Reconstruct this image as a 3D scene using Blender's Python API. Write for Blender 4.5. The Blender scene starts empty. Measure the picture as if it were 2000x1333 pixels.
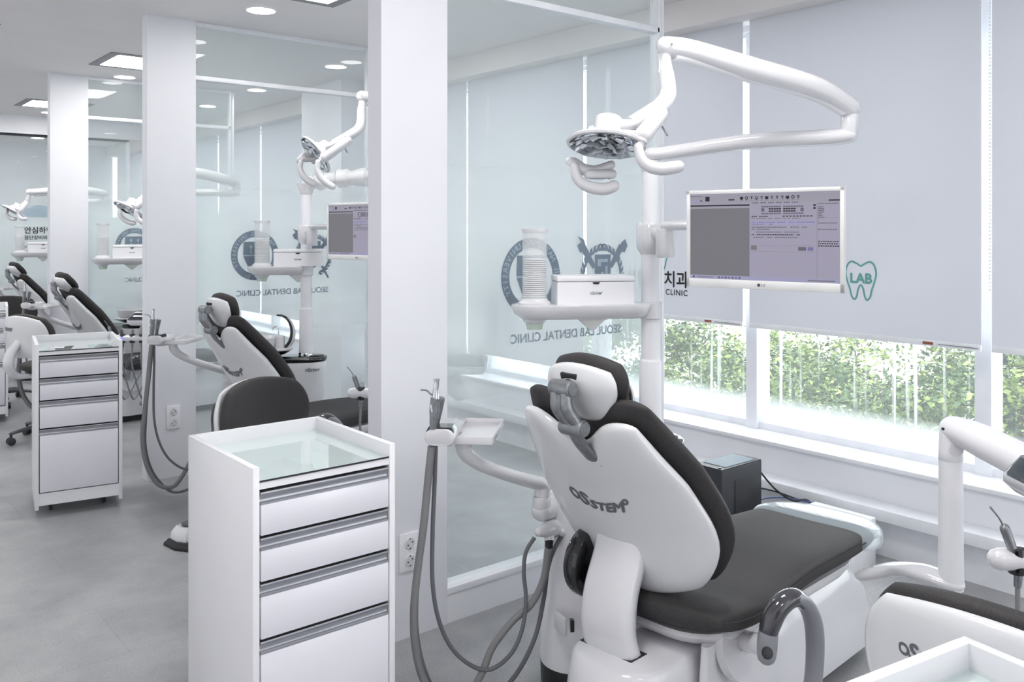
import bpy, bmesh, math, random
from mathutils import Vector, Matrix
from mathutils.noise import noise as pnoise
random.seed(7)
PI = math.pi
R = math.radians

# ------------------------------------------------------------------ camera
EYE = 1.45                      # eye height
FPX = 1718.0                    # focal length for a 2000 px wide picture
YAW = R(39.4)                   # camera looks this far from the +Y (aisle) axis towards the windows
FW = Vector((math.sin(YAW), math.cos(YAW), 0)); RT = Vector((math.cos(YAW), -math.sin(YAW), 0))
scene = bpy.context.scene
col = scene.collection
cam_data = bpy.data.cameras.new('camera'); cam = bpy.data.objects.new('camera', cam_data); col.objects.link(cam)
cam.location = (0, 0, EYE); cam.rotation_euler = (PI/2, 0, -YAW)
cam_data.sensor_width = 36.0; cam_data.lens = 36.0 * FPX / 2000.0
cam_data.shift_y = (446.5 - 666.5) / 2000.0
cam_data.clip_end = 400
scene.camera = cam
scene.view_settings.view_transform = 'Standard'; scene.view_settings.look = 'None'
scene.view_settings.gamma = 1.0; scene.view_settings.use_curve_mapping = False
scene.view_settings.exposure = 0.54

# ------------------------------------------------------------------ world and sun
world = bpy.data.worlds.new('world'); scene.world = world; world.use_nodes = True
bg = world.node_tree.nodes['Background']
_n = world.node_tree.nodes; _l = world.node_tree.links
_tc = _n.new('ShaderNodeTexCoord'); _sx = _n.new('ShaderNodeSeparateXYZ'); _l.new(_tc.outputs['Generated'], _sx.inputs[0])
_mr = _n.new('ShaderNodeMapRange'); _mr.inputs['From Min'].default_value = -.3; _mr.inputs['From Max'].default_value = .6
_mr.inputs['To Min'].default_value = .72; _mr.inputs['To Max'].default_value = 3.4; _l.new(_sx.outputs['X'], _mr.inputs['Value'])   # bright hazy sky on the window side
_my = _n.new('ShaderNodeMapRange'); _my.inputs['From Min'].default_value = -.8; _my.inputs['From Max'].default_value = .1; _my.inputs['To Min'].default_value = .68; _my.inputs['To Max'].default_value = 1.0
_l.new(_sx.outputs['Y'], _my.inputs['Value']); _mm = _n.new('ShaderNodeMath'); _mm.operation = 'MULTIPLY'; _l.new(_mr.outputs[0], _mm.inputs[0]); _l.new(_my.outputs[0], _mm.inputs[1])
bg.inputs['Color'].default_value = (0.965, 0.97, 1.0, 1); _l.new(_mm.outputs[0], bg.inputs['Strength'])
sd = bpy.data.lights.new('sun', 'SUN'); sd.energy = 2.2; sd.angle = R(8); sd.color = (1, .98, .93)
sun = bpy.data.objects.new('sun', sd); col.objects.link(sun); sun.location = (-3, 0, 20)
sun.rotation_euler = Vector((0.42, 0.12, -0.9)).to_track_quat('-Z', 'Y').to_euler()
scene.cycles.max_bounces = 10; scene.cycles.transparent_max_bounces = 24
scene.cycles.use_denoising = True
scene.cycles.sample_clamp_indirect = 6.0
scene.cycles.caustics_reflective = False; scene.cycles.caustics_refractive = False

# ------------------------------------------------------------------ measuring: a point of the photograph at a known depth or on a known plane
def at(px, py, d):
    p = FW*d + RT*((px-1000.0)/FPX*d); p.z = EYE - (py-446.5)/FPX*d; return p
def on_x(px, py, x):
    r = (px-1000.0)/FPX; v = FW + RT*r; d = x/v.x; return at(px, py, d)
def on_y(px, py, y):
    r = (px-1000.0)/FPX; v = FW + RT*r; d = y/v.y; return at(px, py, d)

# ------------------------------------------------------------------ materials
def lin(r, g, b):
    f = lambda c: (c/255/12.92) if c/255 <= .04045 else ((c/255+.055)/1.055)**2.4
    return (f(r), f(g), f(b), 1)
MATS = {}
def mat(name, rgb, rough=.5, metal=0., coat=0., noise=None, bump=None, emit=None, trans=0., spec=.5):
    m = bpy.data.materials.new(name); m.use_nodes = True; nt = m.node_tree; p = nt.nodes['Principled BSDF']
    c = lin(*rgb)
    p.inputs['Base Color'].default_value = c; p.inputs['Roughness'].default_value = rough
    p.inputs['Metallic'].default_value = metal; p.inputs['Coat Weight'].default_value = coat
    p.inputs['Coat Roughness'].default_value = .06; p.inputs['Specular IOR Level'].default_value = spec
    tc = nt.nodes.new('ShaderNodeTexCoord')
    sc, amt = noise or (9.0, .012)
    n = nt.nodes.new('ShaderNodeTexNoise'); n.inputs['Scale'].default_value = sc; n.inputs['Detail'].default_value = 5
    nt.links.new(tc.outputs['Object'], n.inputs['Vector'])
    r = nt.nodes.new('ShaderNodeValToRGB')
    r.color_ramp.elements[0].color = tuple(max(0, x*(1-amt*4)) for x in c[:3])+(1,)
    r.color_ramp.elements[1].color = tuple(min(1, x*(1+amt*4)) for x in c[:3])+(1,)
    r.color_ramp.elements[0].position = .3; r.color_ramp.elements[1].position = .7
    nt.links.new(n.outputs['Fac'], r.inputs['Fac']); nt.links.new(r.outputs['Color'], p.inputs['Base Color'])
    if bump:
        bs, bd = bump
        n2 = nt.nodes.new('ShaderNodeTexNoise'); n2.inputs['Scale'].default_value = bs; n2.inputs['Detail'].default_value = 3
        nt.links.new(tc.outputs['Object'], n2.inputs['Vector'])
        b = nt.nodes.new('ShaderNodeBump'); b.inputs['Strength'].default_value = bd; b.inputs['Distance'].default_value = .002
        nt.links.new(n2.outputs['Fac'], b.inputs['Height']); nt.links.new(b.outputs['Normal'], p.inputs['Normal'])
    if emit:
        p.inputs['Emission Color'].default_value = lin(*emit[0]); p.inputs['Emission Strength'].default_value = emit[1]
    MATS[name] = m; return m

M_wall   = mat('painted_wall', (236,237,242), .55, noise=(3,.004))
M_pier   = mat('painted_pier', (228,229,235), .5, noise=(3,.004))
M_ceil   = mat('painted_ceiling', (230,228,228), .8, noise=(3,.004))
M_frame  = mat('window_frame_white', (238,240,245), .35)
M_plast  = mat('glossy_white_plastic', (220,220,224), .16, coat=.5, noise=(4,.004))
M_plast2 = mat('satin_white_plastic', (240,240,244), .32, noise=(4,.004))
M_shell  = mat('chair_shell_white', (222,223,226), .2, coat=.5, noise=(5,.006))
M_lam    = mat('white_laminate', (238,238,242), .3, noise=(5,.004))
M_front  = mat('drawer_front_gloss', (232,232,240), .2, coat=.2, noise=(4,.006))
M_alu    = mat('brushed_aluminium', (176,178,184), .32, metal=.85)
M_cast   = mat('cast_grey_metal', (140,143,147), .38, metal=.7, noise=(60,.05))
M_dark   = mat('dark_upholstery', (56,54,55), .62, noise=(260,.05), bump=(420,.35), spec=.35)
M_seam   = mat('dark_seam', (38,37,38), .7)
M_black  = mat('black_gloss', (18,19,22), .08, coat=.6)
M_blackm = mat('black_satin', (30,31,34), .42)
M_gasket = mat('dark_gap', (40,42,46), .7)
M_armtop = mat('smoky_gloss_armrest', (62,62,68), .07, coat=.8)
M_armgr  = mat('grey_armrest', (142,143,150), .3)
M_hose   = mat('grey_hose', (128,128,130), .5)
M_hosed  = mat('dark_grey_hose', (104,105,110), .45)
M_text   = mat('grey_lettering', (104,106,112), .5)
M_ink    = mat('black_lettering', (38,40,44), .6)
M_teal   = mat('teal_lettering', (104,166,162), .6)
M_decal  = mat('slate_window_decal', (118,132,146), .6)
M_decalf = mat('pale_window_decal', (160,178,190), .6)
M_chrome = mat('chrome', (215,218,222), .08, metal=1)
M_mirror = mat('mirror_facets', (225,230,235), .05, metal=1)
M_rubber = mat('caster_rubber', (58,59,62), .5)
M_stoolg = mat('stool_base_grey', (84,86,90), .4)
M_pc     = mat('pc_black_metal', (42,44,50), .45, noise=(300,.04))
M_pctop  = mat('pc_top_mesh', (110,130,142), .5)
M_cable  = mat('black_cable', (22,22,25), .5)
M_cableb = mat('blue_cable', (54,84,160), .5)
M_white  = mat('white_card', (246,247,250), .6)
M_bezel  = mat('monitor_bezel', (232,232,232), .35)
M_leaf   = [mat('leaf_%d' % i, c, .6, noise=(2.5,.05)) for i, c in enumerate([(112,136,80),(80,110,70),(166,188,108),(48,72,58)])]
M_bark   = mat('bark', (96,86,74), .9)
M_orange = mat('orange_tag', (150,92,76), .5)
M_cup    = mat('pale_green_cup', (196,212,200), .6)
M_tissue = mat('tissue_paper', (236,236,234), .8)
M_blue   = mat('blue_indicator', (60,80,230), .4, emit=((70,90,255), 2.0))
M_lamp   = mat('light_diffuser', (255,255,255), .5, emit=((255,253,250), 16.5))
M_led    = mat('down_light_lens', (255,255,255), .5, emit=((255,253,250), 14.0))
M_panel  = mat('dark_glass_panel', (52,57,66), .12, coat=.6)
M_decalt = mat('faint_window_lettering', (150,164,174), .6)
M_recess = mat('recess_edge_grey', (140,140,143), .6)

def glassy(name, tint, frost_haze=False, dirt_glare=False, refl=1.0, base_alpha=0.0):
    """thin clear glass; frost = a graded white film in the middle band, with painted haze above and below; dirt = dust streaks, with outdoor glare painted white along the bottom"""
    m = bpy.data.materials.new(name); m.use_nodes = True; nt = m.node_tree; N = nt.nodes; Lk = nt.links
    N.remove(N['Principled BSDF']); out = N['Material Output']
    tr = N.new('ShaderNodeBsdfTransparent'); tr.inputs['Color'].default_value = tint
    gl = N.new('ShaderNodeBsdfGlossy'); gl.inputs['Roughness'].default_value = .01; gl.inputs['Color'].default_value = (1,1,1,1)
    fr = N.new('ShaderNodeFresnel'); fr.inputs['IOR'].default_value = 1.45
    mu = N.new('ShaderNodeMath'); mu.operation = 'MULTIPLY'; mu.inputs[1].default_value = refl
    gm = N.new('ShaderNodeNewGeometry'); inv = N.new('ShaderNodeMath'); inv.operation = 'SUBTRACT'; inv.inputs[0].default_value = 1.0; Lk.new(gm.outputs['Backfacing'], inv.inputs[1])
    m3 = N.new('ShaderNodeMath'); m3.operation = 'MULTIPLY'; Lk.new(fr.outputs[0], m3.inputs[0]); Lk.new(inv.outputs[0], m3.inputs[1])
    Lk.new(m3.outputs[0], mu.inputs[0])
    mx = N.new('ShaderNodeMixShader'); Lk.new(mu.outputs[0], mx.inputs[0]); Lk.new(tr.outputs[0], mx.inputs[1]); Lk.new(gl.outputs[0], mx.inputs[2])
    last = mx
    if frost_haze or dirt_glare:
        geo = N.new('ShaderNodeTexCoord'); sep = N.new('ShaderNodeSeparateXYZ'); Lk.new(geo.outputs['Object'], sep.inputs[0])
        di = N.new('ShaderNodeBsdfDiffuse'); tl = N.new('ShaderNodeBsdfTranslucent'); ad = N.new('ShaderNodeMixShader'); ad.inputs[0].default_value = .55
        Lk.new(di.outputs[0], ad.inputs[1]); Lk.new(tl.outputs[0], ad.inputs[2])
        fm = N.new('ShaderNodeMixShader'); Lk.new(last.outputs[0], fm.inputs[1]); Lk.new(ad.outputs[0], fm.inputs[2])
    if frost_haze:
        c = (.86,.93,.94,1)
        di.inputs['Color'].default_value = c; tl.inputs['Color'].default_value = c
        mr = N.new('ShaderNodeMapRange'); mr.inputs['From Min'].default_value = 0; mr.inputs['From Max'].default_value = 2.7
        Lk.new(sep.outputs['Z'], mr.inputs['Value'])
        rp = N.new('ShaderNodeValToRGB'); e = rp.color_ramp.elements
        stops = [(.0,.14),(.68,.15),(.80,.26),(.98,.46),(1.45,.46),(1.66,.28),(1.95,.13),(2.2,.10),(2.7,.10)]  # low opacity above and below the band is haze added to lighten the view
        e[0].position = 0; e[0].color = (.14,.14,.14,1); e[1].position = 1; e[1].color = (.10,.10,.10,1)
        for z, a in stops[1:-1]:
            k = e.new(z/2.7); k.color = (a,a,a,1)
        Lk.new(mr.outputs[0], rp.inputs[0]); Lk.new(rp.outputs['Color'], fm.inputs[0]); last = fm
    if dirt_glare:
        c = (.93,.98,1,1); di.inputs['Color'].default_value = c; tl.inputs['Color'].default_value = c
        mp = N.new('ShaderNodeMapping'); mp.inputs['Scale'].default_value = (1, 42, .5); Lk.new(geo.outputs['Object'], mp.inputs[0])
        n = N.new('ShaderNodeTexNoise'); n.inputs['Scale'].default_value = 1.0; n.inputs['Detail'].default_value = 6; Lk.new(mp.outputs[0], n.inputs['Vector'])
        r1 = N.new('ShaderNodeMapRange'); r1.inputs['From Min'].default_value = .57; r1.inputs['From Max'].default_value = .74; r1.inputs['To Max'].default_value = .6
        Lk.new(n.outputs['Fac'], r1.inputs['Value'])
        r2 = N.new('ShaderNodeMapRange'); r2.inputs['From Min'].default_value = .40; r2.inputs['From Max'].default_value = .57
        r2.inputs['To Min'].default_value = .8; r2.inputs['To Max'].default_value = .07  # whiter towards the sill: outdoor glare painted into the film's opacity
        Lk.new(sep.outputs['Z'], r2.inputs['Value'])
        a = N.new('ShaderNodeMath'); a.operation = 'MAXIMUM'; Lk.new(r1.outputs[0], a.inputs[0]); Lk.new(r2.outputs[0], a.inputs[1])
        Lk.new(a.outputs[0], fm.inputs[0]); last = fm
    Lk.new(last.outputs[0], out.inputs['Surface'])
    return m
M_glassp = glassy('partition_glass', (.975,.997,.995,1), frost_haze=True, refl=.8)
M_glassw = glassy('window_glass', (.97,.99,.985,1), dirt_glare=True, refl=.5)
M_glasst = glassy('cabinet_top_glass', (.95,.985,.975,1), refl=1.6)
def milky(name, c, a, rough):
    m = bpy.data.materials.new(name); m.use_nodes = True; p = m.node_tree.nodes['Principled BSDF']
    p.inputs['Base Color'].default_value = c; p.inputs['Roughness'].default_value = rough; p.inputs['Alpha'].default_value = a; p.inputs['Coat Weight'].default_value = .6
    return m
M_vinyl  = milky('clear_vinyl', (.66,.76,.82,1), .42, .12)
M_wrap   = milky('crinkled_clear_film', (.95,.95,.96,1), .45, .12)
def _clear_plastic():
    m = bpy.data.materials.new('clear_tube_plastic'); m.use_nodes = True; nt = m.node_tree; p = nt.nodes['Principled BSDF']
    p.inputs['Base Color'].default_value = (.9,.92,.93,1); p.inputs['Roughness'].default_value = .15; p.inputs['Alpha'].default_value = .22
    return m
M_tube = _clear_plastic()

def _blind():
    m = bpy.data.materials.new('blind_fabric'); m.use_nodes = True; nt = m.node_tree; N = nt.nodes; Lk = nt.links
    N.remove(N['Principled BSDF']); out = N['Material Output']
    tc = N.new('ShaderNodeTexCoord'); n = N.new('ShaderNodeTexNoise'); n.inputs['Scale'].default_value = 900
    Lk.new(tc.outputs['Object'], n.inputs['Vector'])
    rp = N.new('ShaderNodeValToRGB'); rp.color_ramp.elements[0].color = (.73,.745,.79,1); rp.color_ramp.elements[1].color = (.82,.83,.87,1)
    Lk.new(n.outputs['Fac'], rp.inputs[0])
    di = N.new('ShaderNodeBsdfDiffuse'); tl = N.new('ShaderNodeBsdfTranslucent'); mx = N.new('ShaderNodeMixShader'); mx.inputs[0].default_value = .28
    Lk.new(rp.outputs['Color'], di.inputs['Color']); Lk.new(rp.outputs['Color'], tl.inputs['Color'])
    Lk.new(di.outputs[0], mx.inputs[1]); Lk.new(tl.outputs[0], mx.inputs[2]); Lk.new(mx.outputs[0], out.inputs['Surface'])
    return m
M_blind = _blind()
def _floor():
    m = bpy.data.materials.new('grey_vinyl_floor'); m.use_nodes = True; nt = m.node_tree; N = nt.nodes; Lk = nt.links; p = N['Principled BSDF']
    tc = N.new('ShaderNodeTexCoord')
    n = N.new('ShaderNodeTexNoise'); n.inputs['Scale'].default_value = 3.5; n.inputs['Detail'].default_value = 8; n.inputs['Roughness'].default_value = .62
    n2 = N.new('ShaderNodeTexNoise'); n2.inputs['Scale'].default_value = 140; n2.inputs['Detail'].default_value = 3
    Lk.new(tc.outputs['Object'], n.inputs['Vector']); Lk.new(tc.outputs['Object'], n2.inputs['Vector'])
    rp = N.new('ShaderNodeValToRGB'); e = rp.color_ramp.elements
    e[0].position = .3; e[0].color = lin(148,149,152); e[1].position = .7; e[1].color = lin(176,177,178)
    Lk.new(n.outputs['Fac'], rp.inputs[0])
    mx = N.new('ShaderNodeMixRGB'); mx.blend_type = 'OVERLAY'; mx.inputs[0].default_value = .28; Lk.new(rp.outputs[0], mx.inputs[1]); Lk.new(n2.outputs['Fac'], mx.inputs[2])
    br = N.new('ShaderNodeTexBrick'); br.offset = .5; br.inputs['Scale'].default_value = 1.0; br.inputs['Mortar Size'].default_value = .0016
    br.inputs['Brick Width'].default_value = .9; br.inputs['Row Height'].default_value = .45; br.inputs['Color1'].default_value = (1,1,1,1); br.inputs['Color2'].default_value = (.965,.965,.97,1); br.inputs['Mortar'].default_value = (.82,.82,.83,1)
    rot = N.new('ShaderNodeMapping'); rot.inputs['Rotation'].default_value = (0,0,0); Lk.new(tc.outputs['Object'], rot.inputs[0]); Lk.new(rot.outputs[0], br.inputs['Vector'])
    m2 = N.new('ShaderNodeMixRGB'); m2.blend_type = 'MULTIPLY'; m2.inputs[0].default_value = 1; Lk.new(mx.outputs[0], m2.inputs[1]); Lk.new(br.outputs['Color'], m2.inputs[2])
    Lk.new(m2.outputs[0], p.inputs['Base Color']); p.inputs['Roughness'].default_value = .42; p.inputs['Specular IOR Level'].default_value = .35
    return m
M_floor = _floor()

# ------------------------------------------------------------------ mesh building
def smoothstep(a, b, x):
    t = max(0, min(1, (x-a)/(b-a))); return t*t*(3-2*t)
def lerp_table(tab, x):
    """smooth monotone-ish cubic through a small table"""
    if x <= tab[0][0]: return tab[0][1]
    n = len(tab)
    for i in range(n-1):
        x0, y0 = tab[i]; x1, y1 = tab[i+1]
        if x <= x1:
            h = x1-x0; t = (x-x0)/h; s = (y1-y0)/h
            m0 = s if i == 0 else (y1-tab[i-1][1])/(x1-tab[i-1][0])
            m1 = s if i == n-2 else (tab[i+2][1]-y0)/(tab[i+2][0]-x0)
            return (2*t**3-3*t*t+1)*y0 + (t**3-2*t*t+t)*h*m0 + (-2*t**3+3*t*t)*y1 + (t**3-t*t)*h*m1
    return tab[-1][1]
def catmull(pts, n=8):
    pts = [Vector(p) for p in pts]; out = []
    P = [pts[0]*2-pts[1]] + pts + [pts[-1]*2-pts[-2]]
    for i in range(1, len(P)-2):
        a, b, c, d = P[i-1:i+3]
        for k in range(n):
            t = k/n
            out.append(.5*((2*b)+(c-a)*t+(2*a-5*b+4*c-d)*t*t+(3*b-a-3*c+d)*t**3))
    out.append(pts[-1]); return out

class MB:
    def __init__(s, xf=None): s.bm = bmesh.new(); s.xf = xf; s.mi = 0
    def _v(s, p):
        p = Vector(p); return s.bm.verts.new(s.xf @ p if s.xf else p)
    def face(s, vs):
        try:
            f = s.bm.faces.new(vs); f.material_index = s.mi; return f
        except ValueError: return None
    def box(s, c, d, rot=None, bev=0, seg=2):
        c = Vector(c); d = Vector(d)/2
        m = (rot.to_matrix() if hasattr(rot, 'to_matrix') else rot) if rot else Matrix.Identity(3)
        vs = [s._v(c + m @ Vector((sx*d.x, sy*d.y, sz*d.z))) for sx in (-1,1) for sy in (-1,1) for sz in (-1,1)]
        fs = []
        for q in ((0,1,3,2),(4,6,7,5),(0,4,5,1),(2,3,7,6),(0,2,6,4),(1,5,7,3)): fs.append(s.face([vs[i] for i in q]))
        if bev:
            es = list({e for f in fs if f for e in f.edges})
            r = bmesh.ops.bevel(s.bm, geom=es, offset=bev, segments=seg, affect='EDGES', profile=.5)
            for f in r['faces']: f.material_index = s.mi
        return s
    def span(s, a, b, bev=0):
        a = Vector(a); b = Vector(b); return s.box((a+b)/2, [abs(x) for x in (b-a)], bev=bev)
    def tube(s, pts, r, seg=12, cap=True, flat=1.0, up=None, round_ends=False, n=0):
        """swept tube; r number or list; flat squashes the section along the second axis"""
        pts = catmull(pts, n) if n else [Vector(p) for p in pts]
        m = len(pts)
        if isinstance(r, (int, float)): rs = [r]*m
        elif len(r) == m: rs = list(r)
        else:
            rs = []
            for i in range(m):
                x = i/(m-1)*(len(r)-1); k = min(int(x), len(r)-2); rs.append(r[k]+(r[k+1]-r[k])*(x-k))
        if round_ends:
            d0 = (pts[1]-pts[0]).normalized(); d1 = (pts[-1]-pts[-2]).normalized()
            pre = [(pts[0]-d0*rs[0]*math.sin(a)*.9, rs[0]*math.cos(a)) for a in (1.45,1.0,.5)]
            post = [(pts[-1]+d1*rs[-1]*math.sin(a)*.9, rs[-1]*math.cos(a)) for a in (.5,1.0,1.45)]
            pts = [p for p,_ in pre]+pts+[p for p,_ in post]; rs = [q for _,q in pre]+rs+[q for _,q in post]; m = len(pts)
        rings = []; nrm = None
        for i, p in enumerate(pts):
            t = (pts[min(i+1, m-1)]-pts[max(i-1, 0)])
            t = t.normalized() if t.length > 1e-9 else Vector((0,0,1))
            if nrm is None:
                a = Vector(up) if up else (Vector((0,0,1)) if abs(t.z) < .9 else Vector((1,0,0)))
                nrm = (a - t*a.dot(t)).normalized()
            elif up:
                a = Vector(up); nn = (a - t*a.dot(t)); nrm = nn.normalized() if nn.length > 1e-4 else nrm
            else: nrm = (nrm - t*nrm.dot(t)).normalized()
            b = t.cross(nrm)
            rings.append([s._v(p + nrm*math.cos(2*PI*k/seg)*rs[i]*flat + b*math.sin(2*PI*k/seg)*rs[i]) for k in range(seg)])
        for a, b in zip(rings, rings[1:]):
            for k in range(seg): s.face([a[k], a[(k+1)%seg], b[(k+1)%seg], b[k]])
        if cap: s.face(rings[0][::-1]); s.face(rings[-1])
        return s
    def cyl(s, a, b, r, r2=None, seg=24, bev=0.0):
        a = Vector(a); b = Vector(b); r2 = r if r2 is None else r2
        if bev:
            d = (b-a).normalized()
            return s.tube([a, a+d*bev*.3, a+d*bev, b-d*bev, b-d*bev*.3, b], [r-bev, r-bev*.3, r, r2, r2-bev*.3, r2-bev], seg)
        return s.tube([a, b], [r, r2], seg)
    def lathe(s, prof, c=(0,0,0), seg=32, m=None, sy=1.0, cap=True):
        c = Vector(c); m = m or Matrix.Identity(3); rings = []
        for r, z in prof:
            rings.append([s._v(c + m @ Vector((r*math.cos(2*PI*k/seg), r*sy*math.sin(2*PI*k/seg), z))) for k in range(seg)])
        for a, b in zip(rings, rings[1:]):
            for k in range(seg): s.face([a[k], a[(k+1)%seg], b[(k+1)%seg], b[k]])
        if cap and prof[0][0] > 1e-5: s.face(rings[0][::-1])
        if cap and prof[-1][0] > 1e-5: s.face(rings[-1])
        return s
    def prism(s, outline, fa, fb):
        """outline of 2-D points; fa / fb turn one into the two end faces' 3-D points"""
        A = [s._v(fa(*p)) for p in outline]; B = [s._v(fb(*p)) for p in outline]; n = len(outline)
        s.face(A[::-1]); s.face(B)
        for k in range(n): s.face([A[k], A[(k+1)%n], B[(k+1)%n], B[k]])
        return s
    def loft(s, rings, cap=True):
        V = [[s._v(p) for p in r] for r in rings]; n = len(V[0])
        for a, b in zip(V, V[1:]):
            for k in range(n): s.face([a[k], a[(k+1)%n], b[(k+1)%n], b[k]])
        if cap: s.face(V[0][::-1]); s.face(V[-1])
        return s
    def pillow(s, fn, hf, hb, ns=28, nt=24, p=4.0, rnd=.45):
        """closed cushion: fn(s,t) is its middle surface, hf / hb the thickness to either side, thin at the rim"""
        def sq(a, b): return a*math.sqrt(max(0, 1-rnd*b*b/2)), b*math.sqrt(max(0, 1-rnd*a*a/2))
        g = [math.sin(PI/2*(2*i/ns-1)) for i in range(ns+1)]; h = [math.sin(PI/2*(2*j/nt-1)) for j in range(nt+1)]
        e = 1e-3; F = []; Bk = []
        for i, a in enumerate(g):
            fr = []; br = []
            for j, b in enumerate(h):
                a2, b2 = sq(a, b); P = Vector(fn(a2, b2))
                du = Vector(fn(a2+e, b2))-Vector(fn(a2-e, b2)); dv = Vector(fn(a2, b2+e))-Vector(fn(a2, b2-e))
                n = du.cross(dv).normalized()
                w = (max(0, 1-abs(a)**p)*max(0, 1-abs(b)**p))**(1/p)
                edge = i in (0, ns) or j in (0, nt)
                v = s._v(P + n*hf*w); fr.append(v); br.append(v if edge else s._v(P - n*hb*w))
            F.append(fr); Bk.append(br)
        for i in range(ns):
            for j in range(nt):
                s.face([F[i][j], F[i+1][j], F[i+1][j+1], F[i][j+1]])
                q = [Bk[i][j], Bk[i][j+1], Bk[i+1][j+1], Bk[i+1][j]]
                if len(set(q)) == 4 and not all(v in (F[i][j],F[i+1][j],F[i+1][j+1],F[i][j+1]) for v in q): s.face(q)
        return s
    def add_mesh(s, me, f):
        vs = [s._v(f(v.co)) for v in me.vertices]
        for p in me.polygons: s.face([vs[i] for i in p.vertices])
        return s
    def build(s, name, mats, parent=None, angle=38, recalc=True):
        me = bpy.data.meshes.new(name)
        if recalc: bmesh.ops.recalc_face_normals(s.bm, faces=s.bm.faces[:])
        s.bm.to_mesh(me); s.bm.free()
        for m in (mats if isinstance(mats, (list, tuple)) else [mats]): me.materials.append(m)
        me.polygons.foreach_set('use_smooth', [True]*len(me.polygons))
        me.set_sharp_from_angle(angle=R(angle))
        o = bpy.data.objects.new(name, me); col.objects.link(o)
        if parent: o.parent = parent
        return o

def thing(name, label, cat, loc=(0,0,0), rz=0., group=None, kind=None):
    o = bpy.data.objects.new(name, None); col.objects.link(o); o.location = loc; o.rotation_euler = (0,0,rz); o.empty_display_size = .1
    tag(o, label, cat, group, kind); return o
def tag(o, label, cat, group=None, kind=None):
    if label: o['label'] = label
    if cat: o['category'] = cat
    if group: o['group'] = group
    if kind: o['kind'] = kind
    return o
def struct(o, label=None, cat=None):
    o['kind'] = 'structure'
    if label: o['label'] = label
    if cat: o['category'] = cat
    return o
def kids(o): return [c for c in bpy.data.objects if c.parent == o]
def copy_tree(o, parent=None):
    c = o.copy(); col.objects.link(c)
    if parent: c.parent = parent; c.matrix_parent_inverse = o.matrix_parent_inverse
    for ch in kids(o): copy_tree(ch, c)
    return c
def text_mesh(body, size=1.0, bold=0.0, shear=0.0, align='CENTER', spacing=1.0):
    c = bpy.data.curves.new('text_tmp', 'FONT'); c.body = body; c.size = size; c.offset = bold; c.shear = shear
    c.align_x = align; c.align_y = 'CENTER'; c.space_character = spacing; c.resolution_u = 3
    o = bpy.data.objects.new('text_tmp', c); col.objects.link(o)
    bpy.context.view_layer.update()
    me = bpy.data.meshes.new_from_object(o.evaluated_get(bpy.context.evaluated_depsgraph_get()))
    bpy.data.objects.remove(o); bpy.data.curves.remove(c)
    return me
def add_text(mb, body, size, f, bold=0.0, shear=0.0, align='CENTER', spacing=1.0, dx=0.0, dy=0.0):
    """flat lettering; bold thickens every stroke by laying shifted copies of the letters together"""
    small = size < .02
    me = text_mesh(body, size, bold=bold*.5 if small else 0, shear=shear, align=align, spacing=spacing)
    offs = [(0,0)] if (not bold or small) else [(-bold,0),(bold,0),(0,bold),(0,-bold),(0,0)]
    p0 = f(dx, dy); n = (f(dx+.002, dy)-p0).cross(f(dx, dy+.002)-p0).normalized()
    for k, (ox, oy) in enumerate(offs): mb.add_mesh(me, lambda co: f(co.x+dx+ox, co.y+dy+oy) + n*(.00012*k))
    bpy.data.meshes.remove(me)
def logo_text(mb, f, h):
    """the maker's mark: small o, a large slanted S, then STEM and a small ring; f(x, y) places a flat point; h = letter height"""
    for body, sc, x, y in (('O', .92, -2.18, .0), ('S', 1.36, -1.36, .10), ('STEM', .98, .66, -.02), ('O', .46, 2.42, .42)):
        add_text(mb, body, 1.38*h*sc, f, bold=.062*h, shear=.12 if body != 'O' else .0, dx=x*h, dy=y*h, spacing=.95)

# ------------------------------------------------------------------ the room
CZ = 2.68
PY = [2.64, 5.22, 7.65]
struct(MB().span((-2.2,-2.4,-.1), (4.05,14.4,0)).build('floor', M_floor), 'grey stone-look vinyl floor', 'floor')
struct(MB().span((-2.2,-2.4,CZ), (4.05,14.4,CZ+.12)).build('ceiling', M_ceil), 'flat white ceiling', 'ceiling')
wl = MB(); wl.span((3.8,-2.4,0), (4.05,14.4,.37)); wl.span((3.95,-2.4,2.5), (4.05,14.4,CZ))
struct(wl.build('wall_window_side', M_wall), 'white wall under and over the windows', 'wall')
struct(MB().span((-2.2,14.2,0), (3.8,14.4,CZ)).build('wall_end', M_wall), 'white end wall', 'wall')
struct(MB().span((3.5,6.47,0), (3.97,7.19,CZ)).build('wall_pier_at_window', M_wall), 'square white pier against the window wall', 'pier')
struct(MB().span((3.72,-2.4,2.53), (3.95,14.2,CZ)).build('trim_1', M_ceil), 'white bulkhead hiding the blind rollers', 'bulkhead')
lg = MB(); lg.span((3.68,-2.4,.17), (3.8,14.2,.222), bev=.004); lg.span((3.74,-2.4,0), (3.8,14.2,.17))
struct(lg.build('trim_2', M_frame), 'white cable trunking ledge under the windows', 'ledge')
struct(MB().span((3.45,8.93,0), (3.66,13.5,1.6)).build('trim_3', M_wall), 'half-height white screen wall at the far windows', 'screen wall')
for k, y in enumerate(PY):
    struct(MB().span((1.583,y,0), (1.862,y+.09,CZ)).build('wall_pier_'+('near','middle','far')[k], M_pier), ('nearest','middle','farthest')[k]+' white wall pier at the end of a glass partition', 'pier')

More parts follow.
